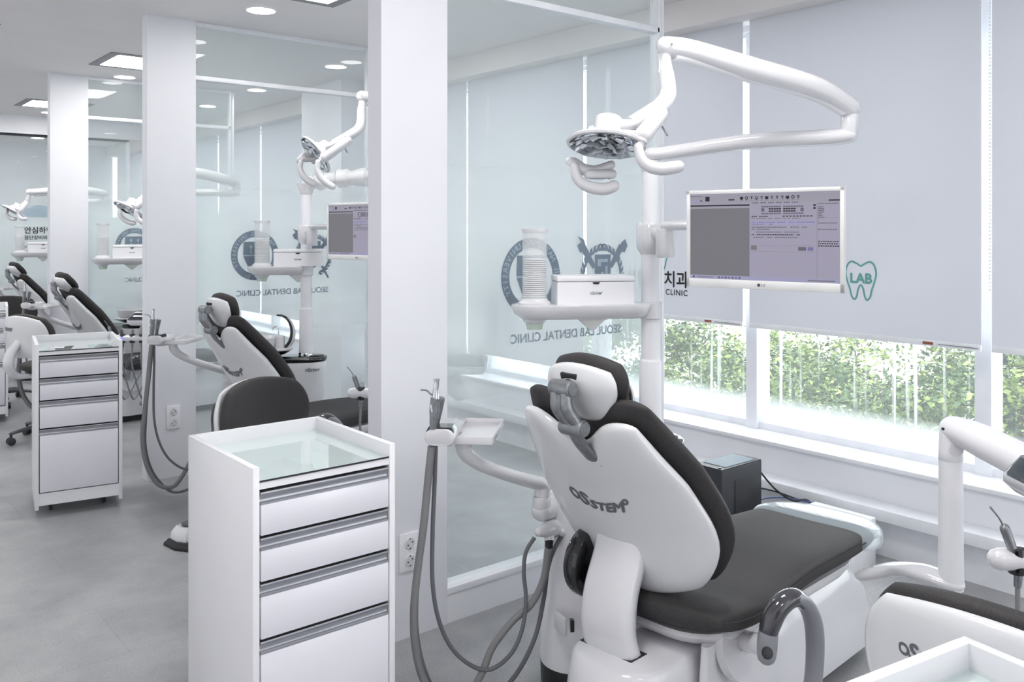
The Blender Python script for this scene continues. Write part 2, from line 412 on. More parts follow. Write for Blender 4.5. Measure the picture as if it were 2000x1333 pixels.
# windows: panes between mullions, sill
edges = [-2.36, -1.96, -.76, .44, 1.64, 2.82, 4.0, 5.2, 6.4, 7.6, 8.85, 10.05, 11.25, 12.45, 14.15]
for k, (a, b) in enumerate(zip(edges, edges[1:])):
    m = MB(); w = .035
    m.span((3.97,a-w,.37), (4.09,a+w,2.55), bev=.004)
    if k == len(edges)-2: m.span((3.97,b-w,.37), (4.09,b+w,2.55))
    m.span((3.99,a+w,.37), (4.08,b-w,.42)); m.span((3.99,a+w,2.48), (4.08,b-w,2.55))
    o = struct(m.build('window_%d' % (k+1), M_frame), 'tall white-framed window pane', 'window'); o['group'] = 'windows along the clinic wall'
    g = MB().span((4.03,a+w,.42), (4.038,b-w,2.48)).build('window_pane', M_glassw, o)
    tag(g, None, None)
struct(MB().span((3.785,-2.4,.365), (4.2,14.2,.385), bev=.004).build('trim_4', M_frame), 'white window sill', 'sill')
struct(MB().span((4.09,-2.4,.2), (4.45,14.2,.32)).build('trim_5', M_white), 'pale outside ledge below the windows', 'ledge')

# roller blinds
blind_y = [-2.4, -1.98, -.78, .38, 1.575, 2.765, 3.972, 5.205, 6.42, 7.62, 8.87, 10.06, 11.26, 12.46, 14.16]
BZ = .937
blinds = []
for k, (a, b) in enumerate(zip(blind_y, blind_y[1:])):
    low = BZ if b < 4.1 else .55
    lab = {3:'grey roller blind at the very edge of the view, beyond the tooth emblem blind', 4:'grey roller blind printed with a tooth outline reading LAB beside the monitor',
           5:'grey roller blind behind the chair pole printed with black Korean clinic lettering'}.get(k, 'lowered grey roller blind seen through the glass partitions')
    t = thing('roller_blind', lab, 'blind', (3.85,(a+b)/2,0), 0, 'grey roller blinds along the windows')
    h = (b-a)/2-(.021 if abs(a-5.205) > .01 and abs(b-5.205) > .01 else .010)
    MB().span((-.0015,-h,low+.02), (.0015,h,2.6)).build('fabric', M_blind, t)
    MB().tube([(0,-h,2.6),(0,h,2.6)], .022, 16).build('roller_tube', M_alu, t)
    MB().box((0,0,low+.012), (.014,2*h,.026), bev=.004).build('bottom_bar', M_frame, t)
    ch = MB(); cy = h+.004 if k != 4 else -h-.004
    zlow = 1.18 if k != 4 else 1.05
    n = 90
    for i in range(n):
        z = 2.55-(2.55-zlow)*i/n
        ch.box((-.012, cy, z), (.0045,.0045,.0062))
    ch.build('bead_chain', M_frame, t)
    if k in (4,5):
        m = MB(); m.box((-.008,-h+.22,low+.012), (.002,.045,.012)); m.build('maker_tag', M_orange, t)
        m = MB(); m.tube([(-.011,-h+.175,low+.012),(-.011,-h+.01,low+.010)], .0016, 6); m.build('pull_cord', M_cast, t)
    blinds.append(t)

# lettering on the blinds (read from inside the room: +x of the letters runs to -Y)
def on_blind(t, yc, zc, off=.0035):
    return lambda x, y: Vector((-off, yc - t.location.y - x, zc + y))
def tooth_outline(n=64):
    pts = [(-.30,.50),(-.12,.44),(0,.38),(.12,.44),(.30,.50),(.44,.40),(.50,.18),(.44,-.06),(.36,-.26),(.30,-.46),(.20,-.54),(.13,-.44),(.08,-.24),(0,-.14),
           (-.08,-.24),(-.13,-.44),(-.20,-.54),(-.30,-.46),(-.36,-.26),(-.44,-.06),(-.50,.18),(-.44,.40)]
    return pts
def tooth(t, yc, zc, w, h):
    f = on_blind(t, yc, zc); pts = [f(x*w, y*h) for x, y in tooth_outline()]; pts = pts + [pts[0], pts[1]]
    m = MB(); m.tube(catmull(pts, 5), .0045, 6, flat=.25, up=(1,0,0)); m.build('tooth_outline', M_teal, t)
    m = MB(); add_text(m, 'LAB', .064*w/.15, f, bold=.0028, dy=.03*h); m.build('emblem_lettering', M_teal, t)
pt = on_x(1681, 547, 3.846); tooth(blinds[4], pt.y, pt.z, .150, .17)
pt = on_x(1282, 490, 3.846); tooth(blinds[5], pt.y, pt.z, .20, .21)
p2 = on_x(1325, 553, 3.846); f = on_blind(blinds[5], p2.y, p2.z)
m = MB(); add_text(m, '서울랩 치과', .098, f, bold=.0022, align='RIGHT', dx=.072, dy=.012); m.build('clinic_lettering', M_ink, blinds[5])
p2 = on_x(1343, 574, 3.846); f = on_blind(blinds[5], p2.y, p2.z)
m = MB(); add_text(m, 'SEOUL LAB DENTAL CLINIC', .045, f, bold=.0008, align='RIGHT', spacing=1.15); m.build('clinic_lettering', M_ink, blinds[5])

# ------------------------------------------------------------------ glass partitions with reversed window decals (they face the bay behind)
def ring_text(m, body, f, r, size, a0, a1, bold=.002):
    n = len(body)
    for i, ch in enumerate(body):
        if ch == ' ': continue
        a = a0 + (a1-a0)*(i+.5)/n
        me = text_mesh(ch, size, bold=.0006)
        ca, sa = math.cos(a-PI/2), math.sin(a-PI/2)
        m.add_mesh(me, lambda co: f(r*math.cos(a) + co.x*ca - co.y*sa, r*math.sin(a) + co.x*sa + co.y*ca))
        bpy.data.meshes.remove(me)
def flat_poly(m, pts, f): m.face([m._v(f(*p)) for p in pts])
def annulus(m, f, r0, r1, n=64):
    a = [m._v(f(r0*math.cos(2*PI*k/n), r0*math.sin(2*PI*k/n))) for k in range(n)]
    b = [m._v(f(r1*math.cos(2*PI*k/n), r1*math.sin(2*PI*k/n))) for k in range(n)]
    for k in range(n): m.face([a[k], a[(k+1)%n], b[(k+1)%n], b[k]])
def partition(k, y, label):
    t = thing('glass_partition', label, 'partition', (1.862, y, 0), 0, None)
    W = 3.045-1.862
    g = MB().span((0,.03,.12), (W,.042,CZ)).build('glass_pane', M_glassp, t)
    m = MB(); m.span((0,.004,0), (W+.02,.075,.105)); m.span((0,-.002,.105), (W+.02,.08,.13), bev=.003); m.build('base_panel', M_wall, t)
    m = MB(); m.span((W-.012,.012,.13), (W+.006,.06,CZ)); m.span((W+.010,.012,.13), (W+.030,.06,CZ), bev=.003); m.span((W+.004,.02,.13),(W+.012,.052,CZ)); m.build('end_post', M_frame, t)
    MB().span((0,.012,2.335), (W,.06,2.362), bev=.003).build('top_rail', M_frame, t)
    MB().span((0,.015,CZ-.022), (W,.057,CZ-.001)).build('ceiling_rail', M_frame, t)
    if True:
        yy = .0285
        # crest positions measured on the glass
        cr = (on_y(1031, 540, 2.69), on_y(1169, 540, 2.69), on_y(1104, 652, 2.69)) if k == 0 else (on_y(497, 499, 5.26), on_y(611, 499, 5.26), on_y(553, 570, 5.26)) if k == 1 else (on_y(262, 482, 7.69), on_y(330, 482, 7.69), on_y(318, 545, 7.69))
        def F(c): return lambda x, y2: Vector((c.x - t.location.x - x, yy, c.z + y2))
        f = F(cr[0]); m = MB(); ro = .155
        annulus(m, f, ro*.735, ro); sh = [(-.075,.085),(.075,.085),(.078,.0),(.05,-.065),(0,-.105),(-.05,-.065),(-.078,0)]
        flat_poly(m, [(x,y2) for x,y2 in sh], f); m.build('round_emblem', M_decal, t)
        m = MB(); f2 = lambda x, y2: f(x, y2)+Vector((0,-.0008,0)); rr = ro*.87
        f3 = lambda x, y2: f(x, y2)+Vector((0,-.0012,0))
        for ff in (f2,):
            ring_text(m, 'SEOUL NATIONAL UNIVERSITY', ff, rr, .034, R(212), R(-32)); ring_text(m, '의 대', ff, rr, .034, R(240), R(300))
            flat_poly(m, [(-.078,.004),(.078,.004),(.078,-.004),(-.078,-.004)], ff)
            for sx in (-1, 1):
                flat_poly(m, [(sx*.022,.012),(sx*.034,.012),(sx*.030,.038),(sx*.040,.055),(sx*.030,.068),(sx*.016,.055),(sx*.026,.038)], ff)
        m.build('emblem_details', M_decalf, t)
        # crest: laurel round a shield, torch and quill crossed behind
        f = F(cr[1]); m = MB()
        zq = [0]
        def ff0(x, y2, g=f): zq[0] += 1; return g(x, y2)-Vector((0,.00006*(zq[0]//4),0))
        f_keep = f; f = ff0
        for sx in (-1, 1):
            for i in range(15):
                a = R(-74 + i*11.2); rr2 = .118
                for side in (-1, 1):
                    b = a + side*R(30) + PI/2; L_ = .036; w = .0078
                    cx, cy = rr2*math.cos(a), rr2*math.sin(a)
                    ux, uy = math.cos(b - side*R(8)), math.sin(b - side*R(8))
                    pts = [(cx,cy),(cx+ux*L_*.5-uy*w,cy+uy*L_*.5+ux*w),(cx+ux*L_,cy+uy*L_),(cx+ux*L_*.5+uy*w,cy+uy*L_*.5-ux*w)]
                    flat_poly(m, [(sx*px_,py_*1.05) for px_,py_ in pts], f)
            for (p0, p1, w0, w1) in (((.03,-.02),(.105,-.15),.010,.006), ((.05,.04),(.118,.128),.011,.018)):
                dx, dy = p1[0]-p0[0], p1[1]-p0[1]; l = math.hypot(dx,dy); nx, ny = -dy/l, dx/l
                flat_poly(m, [(sx*(p0[0]+nx*w0),p0[1]+ny*w0),(sx*(p1[0]+nx*w1),p1[1]+ny*w1),(sx*(p1[0]-nx*w1),p1[1]-ny*w1),(sx*(p0[0]-nx*w0),p0[1]-ny*w0)], f)
        flat_poly(m, [(.095,.115),(.135,.105),(.15,.135),(.128,.150),(.150,.175),(.112,.160)], f)
        flat_poly(m, [(-.105,.112),(-.135,.100),(-.155,.130),(-.140,.160),(-.115,.145)], f)
        flat_poly(m, [(-.048,.095),(.048,.095),(.048,-.045),(0,-.085),(-.048,-.045)], f)
        m.build('laurel_crest', M_decal, t)
        m = MB()
        for off in (-.0008,):
            ff = lambda x, y2, off=off: f(x, y2)+Vector((0,off,0))
            flat_poly(m, [(-.03,.075),(.032,.075),(.032,.045),(.012,.045),(.012,.062),(-.03,.062)], ff)
            flat_poly(m, [(-.006,.02),(.012,.02),(.012,-.04),(-.006,-.04)], ff)
            flat_poly(m, [(-.028,.045),(-.014,.045),(-.014,-.03),(-.028,-.03)], ff)
        m.build('crest_details', M_decalf, t)
        f = F(cr[2]); m = MB(); add_text(m, 'SEOUL LAB DENTAL CLINIC', .050, f, bold=.0012); m.build('clinic_lettering', M_decalt, t)
    return t
partition(0, PY[0], 'nearest frosted glass partition, bearing the large reversed crests beside the main chair')
partition(1, PY[1], 'middle frosted glass partition behind the second chair, with smaller reversed crests')
partition(2, PY[2], 'farthest of the three side partitions, its round crest half hidden by the middle pier')

# end glass wall with the Korean notice
t = thing('glass_wall', 'full-width glass wall at the far end with a black Korean notice', 'glass wall', (0,10.72,0))
MB().span((-2.2,.03,.02), (3.03,.042,2.47)).build('glass_pane', M_glassp, t)
m = MB(); m.span((-2.2,0,2.49), (3.5,.09,CZ)); m.build('header', M_wall, t)
m = MB(); m.span((-2.2,.005,2.455), (3.05,.07,2.478)); m.build('dark_channel', M_gasket, t)
m = MB(); m.span((-2.2,-.01,2.478), (3.05,.08,2.49)); m.span((3.03,.01,.02), (3.06,.07,2.455)); m.span((1.3,.02,.02), (1.31,.05,2.455)); m.span((-2.2,0,0),(3.06,.08,.05)); m.build('frame', M_frame, t)
def G(px, py):
    c = on_y(px, py, 10.745); return lambda x, y: Vector((c.x + x, .024, c.z + y))
m = MB()
for body, px, py, s, b in (('안심하면서 진료받는', 47, 451, .078, .0022), ('첨단장비와 완벽한 시스템', 47, 465, .050, .0012), ('는 환자분들께서 만족하고', 40, 483, .030, .0003), ('치료를 위해 늘 노력 하고', 52, 490, .030, .0003), ('있는 최신식 장비로 진료', 43, 497, .030, .0003)):
    add_text(m, body, s, G(px, py), bold=b, align='LEFT')
m.build('notice_lettering', M_ink, t)
m = MB(); f = G(75, 424)
for i in range(9):
    a0 = R(190-i*22)
flat_poly(m, [(.17*math.cos(R(a)), .13*math.sin(R(a))) for a in range(0, 181, 12)], f)
m.build('notice_picture', M_decalf, t)

# ceiling lights
for (x, y) in ((2.03,1.42),(2.03,4.10),(2.03,6.80),(2.03,9.63),(2.03,12.4),(.68,6.33),(.68,1.2),(.68,-1.4),(.68,9.6)):
    vis = {(2.03,6.80):'square recessed ceiling light just left of the middle pier top', (2.03,9.63):'smaller-looking square ceiling light left of the farthest pier', (.68,6.33):'square aisle ceiling light cut by the picture edge'}
    t = thing('ceiling_panel_light', vis.get((x,y), 'square recessed ceiling light further along the same row'), 'ceiling light', (x,y,CZ-.001), 0, 'square recessed ceiling lights')
    m = MB(); s = .30; q = .235
    for a, b in (((-s,-s),(s,-q)),((-s,q),(s,s)),((-s,-q),(-q,q)),((q,-q),(s,q))): m.span((a[0],a[1],-.004), (b[0],b[1],.0))
    m.build('recess_edge', M_recess, t)
    MB().span((-q,-q,-.006), (q,q,-.001), bev=.001).build('diffuser', M_lamp, t)
dl = [(2.05,.9),(2.05,4.72),(3.2,3.3),(3.2,4.74),(3.2,6.0),(3.2,7.46),(2.10,7.50),(3.24,8.75),(2.17,8.8),(2.13,10.3),(3.25,11.4),(3.2,12.8),(2.1,12.3),(1.4,12.6),(2.6,13.3)]
for i, (x, y) in enumerate(dl):
    lab = {(2.05,4.72):'round downlight at the top between the two nearer piers', (3.2,6.0):'round downlight above the window-side pier', (3.2,7.46):'round downlight seen over the lamp rail of the second bay',
           (2.10,7.50):'round downlight under the larger square ceiling light', (2.13,10.3):'round downlight beside the far square ceiling light', (2.05,.9):'round downlight of the nearest bay above the chair', (3.2,3.3):'round downlight of the second bay nearest the partition glass'}.get((x,y), 'small round downlight in the far part of the ceiling')
    t = thing('downlight', lab, 'ceiling light', (x,y,CZ-.001), 0, 'round ceiling downlights')
    MB().lathe([(.078,0),(.086,0),(.086,-.004),(.078,-.005)], seg=32, cap=False).build('trim_ring', M_frame, t)
    MB().lathe([(.0,-.004),(.0775,-.004),(.0775,0)], seg=32).build('lens', M_led, t)

# power outlets on the piers
def outlet(x, y, z, label):
    t = thing('power_outlet', label, 'outlet', (x, y, z), 0, 'double power outlets on the piers')
    MB().box((0,-.005,0), (.078,.01,.135), bev=.003).build('cover_plate', M_plast2, t)
    for s in (.03, -.03):
        m = MB(); m.lathe([(.0,.004),(.019,.004),(.021,.0),(.0225,-.001)], c=(0,-.0105,s), m=Matrix.Rotation(R(90),3,'X'), seg=24)
        sk = m.build('socket', M_plast, t)
        m = MB()
        for dx in (-.009,.009): m.cyl((dx,-.0125,s+dx*.5), (dx,-.0155,s+dx*.5), .0028, seg=10)
        m.box((0,-.0145,s+.017), (.005,.002,.004)); m.box((0,-.0145,s-.017), (.005,.002,.004)); m.build('contact', M_gasket, sk)
q = on_y(797, 1077, 2.64); outlet(q.x, 2.64, q.z, 'double socket low on the nearest pier behind the grey hoses')
q = on_y(338, 815, 5.22); outlet(q.x, 5.22, q.z, 'double socket on the middle pier right of the hanging grey hoses')

# ------------------------------------------------------------------ outside
struct(MB().span((4.6,-20,-4.2), (60,60,-4.0)).build('ground_outside', M_white), 'bright ground outside', 'ground')
def tree(x, y, z, rx, rz_, lab, seed, nleaf=16000):
    rnd = random.Random(seed)
    t = thing('tree', lab, 'tree', (x,y,-4.0), 0, 'leafy trees outside the windows')
    m = MB(); m.tube([(0,0,0),(.08,.05,(z+4)*.5),(0,0,z+4)], [.13,.08,.03], 8, n=4)
    for i in range(7):
        a = rnd.random()*6.28; m.tube([(0,0,z+4-rz_*.7*rnd.random()-.2),(math.cos(a)*rx*.4,math.sin(a)*rx*.4,z+4+rnd.uniform(-.2,.5)*rz_)], [.035,.012], 6)
    m.build('trunk', M_bark, t)
    m = MB(); cl = []
    for i in range(110):
        u = rnd.uniform(-1,1); a = rnd.random()*2*PI; rr = rnd.uniform(.55,1)
        cl.append((Vector((rx*rr*math.sqrt(1-u*u)*math.cos(a), rx*rr*math.sqrt(1-u*u)*math.sin(a), rz_*rr*u + z+4)), rnd.choice((0,0,1,1,2,3)), rnd.uniform(.2,.36)))
    for i in range(nleaf):
        c, mi, cr = cl[i % len(cl)]
        d = Vector((rnd.gauss(0,1),rnd.gauss(0,1),rnd.gauss(0,1))); d.normalize(); p = c + d*cr*rnd.uniform(.45,1.1)
        a = Vector((rnd.gauss(0,1),rnd.gauss(0,1),rnd.gauss(0,.6))).normalized(); b = a.cross(d)
        if b.length < .05: continue
        b.normalize(); s = rnd.uniform(.02,.038)
        m.mi = mi if rnd.random() < .8 else 2
        m.face([m._v(p-a*s*1.3), m._v(p+b*s*.6), m._v(p+a*s*1.3), m._v(p-b*s*.6)])
    m.build('foliage', M_leaf, t, recalc=False)
ty = [(8.2,1.0,-1.1,1.5,1.6),(8.6,3.3,-.75,1.5,1.6),(8.2,5.6,-1.2,1.5,1.5),(8.8,8.0,-.7,1.5,1.6),(10.8,2.1,-1.5,1.6,1.6),(10.9,4.6,-1.35,1.6,1.6),(11.0,7.0,-1.4,1.6,1.6),(12.0,8.8,-1.7,1.8,1.6),(8.4,-1.9,-1.1,1.4,1.5),(12.2,-1.8,-2.2,1.8,1.6)]
tl = ['leafy tree just outside the right-hand window behind the white post', 'rounded leafy tree filling the middle of the wide window', 'lower leafy tree at the mullion between the two windows', 'leafy tree in the narrower window beside the glass partition']
for i, (x, y, z, rx, rz_) in enumerate(ty):
    tree(x, y, z, rx, rz_, tl[i] if i < 4 else 'leafy tree further off behind the nearer trees', 100+i)

# ------------------------------------------------------------------ dental chair (built once in its own frame, x towards the foot end)
CH = Matrix.Translation((1.80,1.65,0)) @ Matrix.Rotation(R(5), 4, 'Z'); CHI = CH.inverted()
def cl(px, py, d): return CHI @ at(px, py, d)            # a measured point in the chair's own frame

BACK_C = [(0,(.015,.462)),(.12,(-.012,.535)),(.3,(-.055,.642)),(.55,(-.125,.78)),(.8,(-.195,.895)),(1.0,(-.245,.975))]
def back_curve(v):
    xs = [(a, p[0]) for a, p in BACK_C]; zs = [(a, p[1]) for a, p in BACK_C]
    def li(tab, x):
        if x <= tab[0][0]: return tab[0][1] + (x-tab[0][0])*(tab[1][1]-tab[0][1])/(tab[1][0]-tab[0][0])
        for (x0,y0),(x1,y1) in zip(tab, tab[1:]):
            if x <= x1: return y0+(y1-y0)*(x-x0)/(x1-x0)
        return tab[-1][1] + (x-tab[-1][0])*(tab[-1][1]-tab[-2][1])/(tab[-1][0]-tab[-2][0])
    return li(xs, v), li(zs, v)
BACK_W = [(0,.165),(.10,.235),(.22,.276),(.34,.282),(.5,.264),(.66,.240),(.82,.222),(1.0,.210)]
def back_fn(grow=0., top=0., off=0., notch=.20):
    def fn(s, t):
        v = (t+1)/2
        W = lerp_table(BACK_W, v) + grow
        u = s*W
        vv = v*(1+top) - notch*math.exp(-(u/.082)**2)*smoothstep(.25,1,v) - .07*smoothstep(.16,.26,abs(u))*smoothstep(.6,1,v) - (grow*.6)*(1-v)
        x, z = back_curve(vv)
        x2, z2 = back_curve(vv+.01); tx, tz = x2-x, z2-z; l = math.hypot(tx, tz); nx, nz = tz/l, -tx/l     # towards the sitter
        f = .085*(u/.3)**2*(1-.35*v) + off
        return Vector((x+nx*f, u+.034*smoothstep(0,.45,v)-.002, z+nz*f))
    return fn
def shell_back(u, v, off):
    """point just behind the shell at lateral u (m) and height v (0..1)"""
    W = lerp_table(BACK_W, v); fn = back_fn()
    s = max(-1, min(1, u/W)); t = 2*v-1; e = 1e-3
    P = fn(s,t); n = (fn(s+e,t)-fn(s-e,t)).cross(fn(s,t+e)-fn(s,t-e)).normalized()
    if n.x > 0: n = -n
    w = (max(0,1-abs(s)**4)*max(0,1-abs(t)**4))**.25
    return P + n*(.030*w+off)

def head_fn(grow=0., off=0.):
    def fn(s, t):
        v = (t+1)/2; W = lerp_table([(0,.062),(.3,.090),(.7,.116),(1,.112)], v) + grow; u = s*W
        zc = .955 + v*.150 + (v-.5)*grow*1.8 - .012*(u/.14)**2
        x = -.185 - v*.085 + .045*(u/.14)**2 + .03*smoothstep(.6,1.05,v)
        return Vector((x+off*.9, u+.012, zc+off*.35))
    return fn

def arm_path(pts, n=8): return catmull(pts, n)

def make_chair(label):
    t = thing('dental_chair', label, 'dental chair', (1.80,1.65,0), R(5), 'dental treatment chairs')
    # back rest
    sh = MB().pillow(back_fn(), .012, .030, 34, 30, 4, .42).build('backrest_shell', M_shell, t, angle=60)
    MB().pillow(back_fn(.016, .065, .046, .165), .034, .028, 34, 30, 3.2, .42).build('backrest_cushion', M_dark, t, angle=60)
    m = MB(); logo_text(m, lambda x, y: shell_back(-(x+.0), .485+(y)/.56, .0015), .037); lg_ = m.build('maker_lettering', M_text, sh)
    # head rest
    MB().pillow(head_fn(), .006, .022, 26, 22, 3.5, .55).build('headrest_shell', M_shell, t, angle=60)
    MB().pillow(head_fn(.009, .034), .032, .024, 26, 22, 3, .55).build('headrest_cushion', M_dark, t, angle=60)
    k1 = Vector((-.285,.018,1.045)); k2 = Vector((-.262,.0,.945)); k3 = Vector((-.205,-.005,.865))
    m = MB()
    for k, r, w in ((k1,.021,.034),(k2,.0225,.036)):
        m.cyl(k+Vector((0,-w,0)), k+Vector((0,w,0)), r, seg=28, bev=.004); m.cyl(k+Vector((0,-w-.004,0)), k+Vector((0,-w,0)), r*.8, seg=24)
    mid = (k1+k2)/2 + Vector((-.016,.004,0))
    for off in (-.017, .017): m.tube(arm_path([k1+Vector((-.006,off,-.01)), mid+Vector((0,off,0)), k2+Vector((-.004,off,.01))]), [.015,.017,.015], 10)
    m.tube(arm_path([k1+Vector((0,0,-.005)), mid, k2]), .024, 12, flat=.55, up=(1,0,0))
    m.tube([k1, k1+Vector((.04,0,.012))], .014, 12)
    m.build('headrest_arm', M_cast, t)
    m = MB(); a = k2+Vector((.004,0,-.012)); m.tube(arm_path([a, (a+k3)/2+Vector((-.006,0,0)), k3, k3+Vector((.03,0,-.03))]), .026, 12, flat=.28, up=(1,0,.5)); m.build('headrest_strap', M_cast, t)
    m = MB(); m.box(k1+Vector((.034,0,.012)), (.014,.055,.05), rot=Matrix.Rotation(R(-20),3,'Y'), bev=.003); m.build('headrest_slot', M_gasket, t)
    m = MB(); m.box(k3+Vector((.028,0,-.018)), (.03,.062,.02), bev=.003); m.build('strap_slot', M_gasket, t)
    # seat and leg rest
    def seat_fn(s, t_):
        v = (t_+1)/2; x = -.045 + v*1.07
        W = lerp_table([(0,.235),(.08,.266),(.2,.264),(.38,.236),(.55,.222),(1.0,.205)], v)
        z = .434 + .012*s*s*(1-v) - .012*smoothstep(.0,.2,v)*(1-smoothstep(.3,.6,v)) - .018*smoothstep(.35,.95,v)
        yc = -.030 - .012*v
        return Vector((x, s*W+yc, z))
    MB().pillow(seat_fn, .036, .042, 30, 44, 5, .28).build('seat_cushion', M_dark, t, angle=60)
    m = MB()
    for sgn in (-1, 1):
        pts = []
        for i in range(40):
            p = seat_fn(sgn*.997, -.93+1.85*i/39); q = seat_fn(sgn*.93, -.93+1.85*i/39); pts.append(p+Vector((0,sgn*.001,.010)))
        m.tube(pts, .0022, 6)
    m.build('seam', M_seam, t)
    # clear vinyl cover on the foot end
    def vin(s, t_):
        v = (t_+1)/2; x = .86 + v*.27; W = .240-.10*v*v; return Vector((x, s*W-.045, .418-.03*v*v))
    MB().pillow(vin, .034, .050, 16, 14, 4, .5).build('clear_foot_cover', M_vinyl, t, angle=60)
    # seat pan
    def ring(x0, x1, w, z, r=.08, n=6, yc=-.03):
        out = []
        for cx, cy, a0 in ((x1-r,yc+w-r,0),(x0+r,yc+w-r,90),(x0+r,yc-w+r,180),(x1-r,yc-w+r,270)):
            for i in range(n+1):
                a = R(a0+90*i/n); out.append((cx+r*math.cos(a), cy+r*math.sin(a), z))
        return out
    MB().loft([ring(.05,.82,.17,.335,.12), ring(.01,.86,.205,.355,.14), ring(-.01,.90,.215,.378,.14), ring(-.005,.89,.212,.388,.14)]).build('seat_pan', M_plast, t, angle=50)
    # base: rear block with lid, sloping front housing, plinth
    MB().loft([ring(-.235,.60,.152,.045,.12,yc=-.02), ring(-.23,.60,.152,.16,.12,yc=-.02), ring(-.215,.58,.145,.27,.12,yc=-.02), ring(-.20,.56,.138,.315,.11,yc=-.02), ring(-.19,.54,.130,.325,.11,yc=-.02)]).build('base_housing', M_plast, t, angle=50)
    MB().loft([ring(-.225,1.00,.14,.0,.12,yc=-.02), ring(-.225,1.00,.14,.05,.12,yc=-.02)]).build('plinth', M_blackm, t)
    MB().loft([ring(.04,1.16,.20,.05,.14,yc=-.01), ring(.04,1.15,.205,.12,.14,yc=-.01), ring(.06,1.08,.195,.24,.14,yc=-.01), ring(.32,.98,.17,.33,.12,yc=0), ring(.36,.90,.12,.365,.10,yc=0)]).build('front_housing', M_plast, t, angle=50)
    m = MB(); m.loft([ring(.02,.33,.012,.14,.012,yc=-.185), ring(.02,.33,.012,.36,.012,yc=-.20)]); m.tube([(.17,-.21,.34),(.17,-.235,.345)], .11, 28); m.build('side_cover', M_plast, t)
    # bracket carrying the back rest
    m = MB(); w0, w1 = .085, .075
    path = catmull([(-.085,.012,.30),(-.110,.012,.38),(-.098,.014,.47),(-.055,.018,.56),(-.04,.02,.62)], 5)
    rings = []
    for i, p in enumerate(path):
        q = path[min(i+1,len(path)-1)]-path[max(i-1,0)]; q.normalize(); n = Vector((q.z,0,-q.x)); w = w0+(w1-w0)*i/(len(path)-1); h = .03
        sec = []
        for a in range(16):
            an = 2*PI*a/16; c, s_ = math.cos(an), math.sin(an)
            sec.append(p + n*h*math.copysign(abs(s_)**.5, s_) + Vector((0, w*math.copysign(abs(c)**.4, c), 0)))
        rings.append(sec)
    m.loft(rings); m.build('back_bracket', M_plast, t, angle=50)
    m = MB(); m.box((-.090,.012,.321), (.072,.180,.010), bev=.003); m.build('bracket_slot', M_gasket, t)
    m = MB(); m.cyl((-.015,.125,.50), (-.015,.175,.50), .10, seg=32, bev=.01); m.build('hinge_disc', M_black, t)
    # arm rest loop, folded down on the near side
    P = [cl(1497,1282,2.24), cl(1502,1230,2.24), cl(1520,1188,2.25), cl(1548,1168,2.27), cl(1572,1180,2.30), cl(1588,1215,2.32), cl(1592,1265,2.33), cl(1588,1330,2.33), cl(1575,1385,2.32), cl(1545,1410,2.30)]
    full = catmull(P, 6)
    ar = MB().tube(full[12:], [.017,.019,.019,.018,.017], 14, flat=1.35, up=(0,1,0), round_ends=True).build('armrest_loop', M_armgr, t)
    MB().tube(full[3:25], [.022,.027,.027,.024,.019], 16, round_ends=True).build('armrest_pad', M_armtop, t)
    MB().tube(full[0:8], [.024,.026,.025,.022], 16, round_ends=True).build('armrest_end', M_armgr, t)
    a = cl(1452,1252,2.36); b = cl(1500,1262,2.25); m = MB(); m.cyl(a, b, .027, seg=24, bev=.005); m.cyl(a+(a-b)*.2, a, .036, seg=24, bev=.004); m.build('armrest_pivot', M_plast, t)
    e = cl(1497,1276,2.215); dd = (b-a).normalized(); m = MB(); m.cyl(e-dd*0.0, e+dd*.008, .015, seg=20, bev=.002); m.build('pivot_cap', M_blackm, t)
    # service pillar beside the base
    m = MB(); pc = (.185,.385,0)
    m.lathe([(.118,.075),(.120,.09),(.112,.35),(.100,.55),(.085,.61),(.05,.63),(.0,.632)], c=pc, seg=36, sy=.95); pil = m.build('service_pillar', M_plast2, t)
    m = MB(); m.lathe([(.114,.0),(.117,.01),(.119,.07),(.117,.078)], c=pc, seg=36, sy=.95); m.build('pillar_foot', M_blackm, t)
    m = MB(); q = cl(1117,1222,2.66); m.box(q, (.012,.02,.035), rot=Matrix.Rotation(R(-38),3,'Z'), bev=.001); m.build('pillar_switch', M_black, t)
    m = MB(); q = cl(1095,1218,2.68); m.box(q, (.01,.07,.055), rot=Matrix.Rotation(R(-20),3,'Z'), bev=.004); m.build('pillar_badge', M_plast, t)
    # assistant arm
    top = cl(1060,975,2.72); piv = cl(1058,998,2.72); into = cl(1092,990,2.84)
    m = MB(); m.tube([piv, into], [.033,.033], 20, round_ends=True); m.cyl(piv+Vector((0,0,-.005)), piv+Vector((0,0,.045)), .028, seg=24, bev=.004)
    hold = cl(905,862,2.54)
    m.build('arm_pivot', M_plast, t)
    m = MB(); a0 = Vector((piv.x,piv.y,piv.z+.045))
    pth = [a0, a0+Vector((0,0,.035)), a0*.86+hold*.14+Vector((0,0,.022)), a0*.5+hold*.5+Vector((0,0,-.012)), a0*.17+hold*.83+Vector((0,0,-.035)), hold+Vector((.005,0,-.03)), hold+Vector((0,0,.015))]
    m.tube(pth, [.027,.027,.026,.024,.024,.027,.027], 14, n=6, flat=.8); m.build('assistant_arm', M_plast, t)
    # holder head, seen end on
    hc = cl(858,856,2.44); ax = (CHI.to_3x3() @ (FW+RT*.12)).normalized(); sd_ = ax.cross(Vector((0,0,1)))
    def stad(c, w, h, n=10):
        out = []
        for sgn, a0 in ((1,-90),(-1,90)):
            for i in range(n+1):
                a = R(a0+180*i/n); out.append(c + sd_*(sgn*(w-h)+ h*math.cos(a)) + Vector((0,0,h*math.sin(a))))
        return out
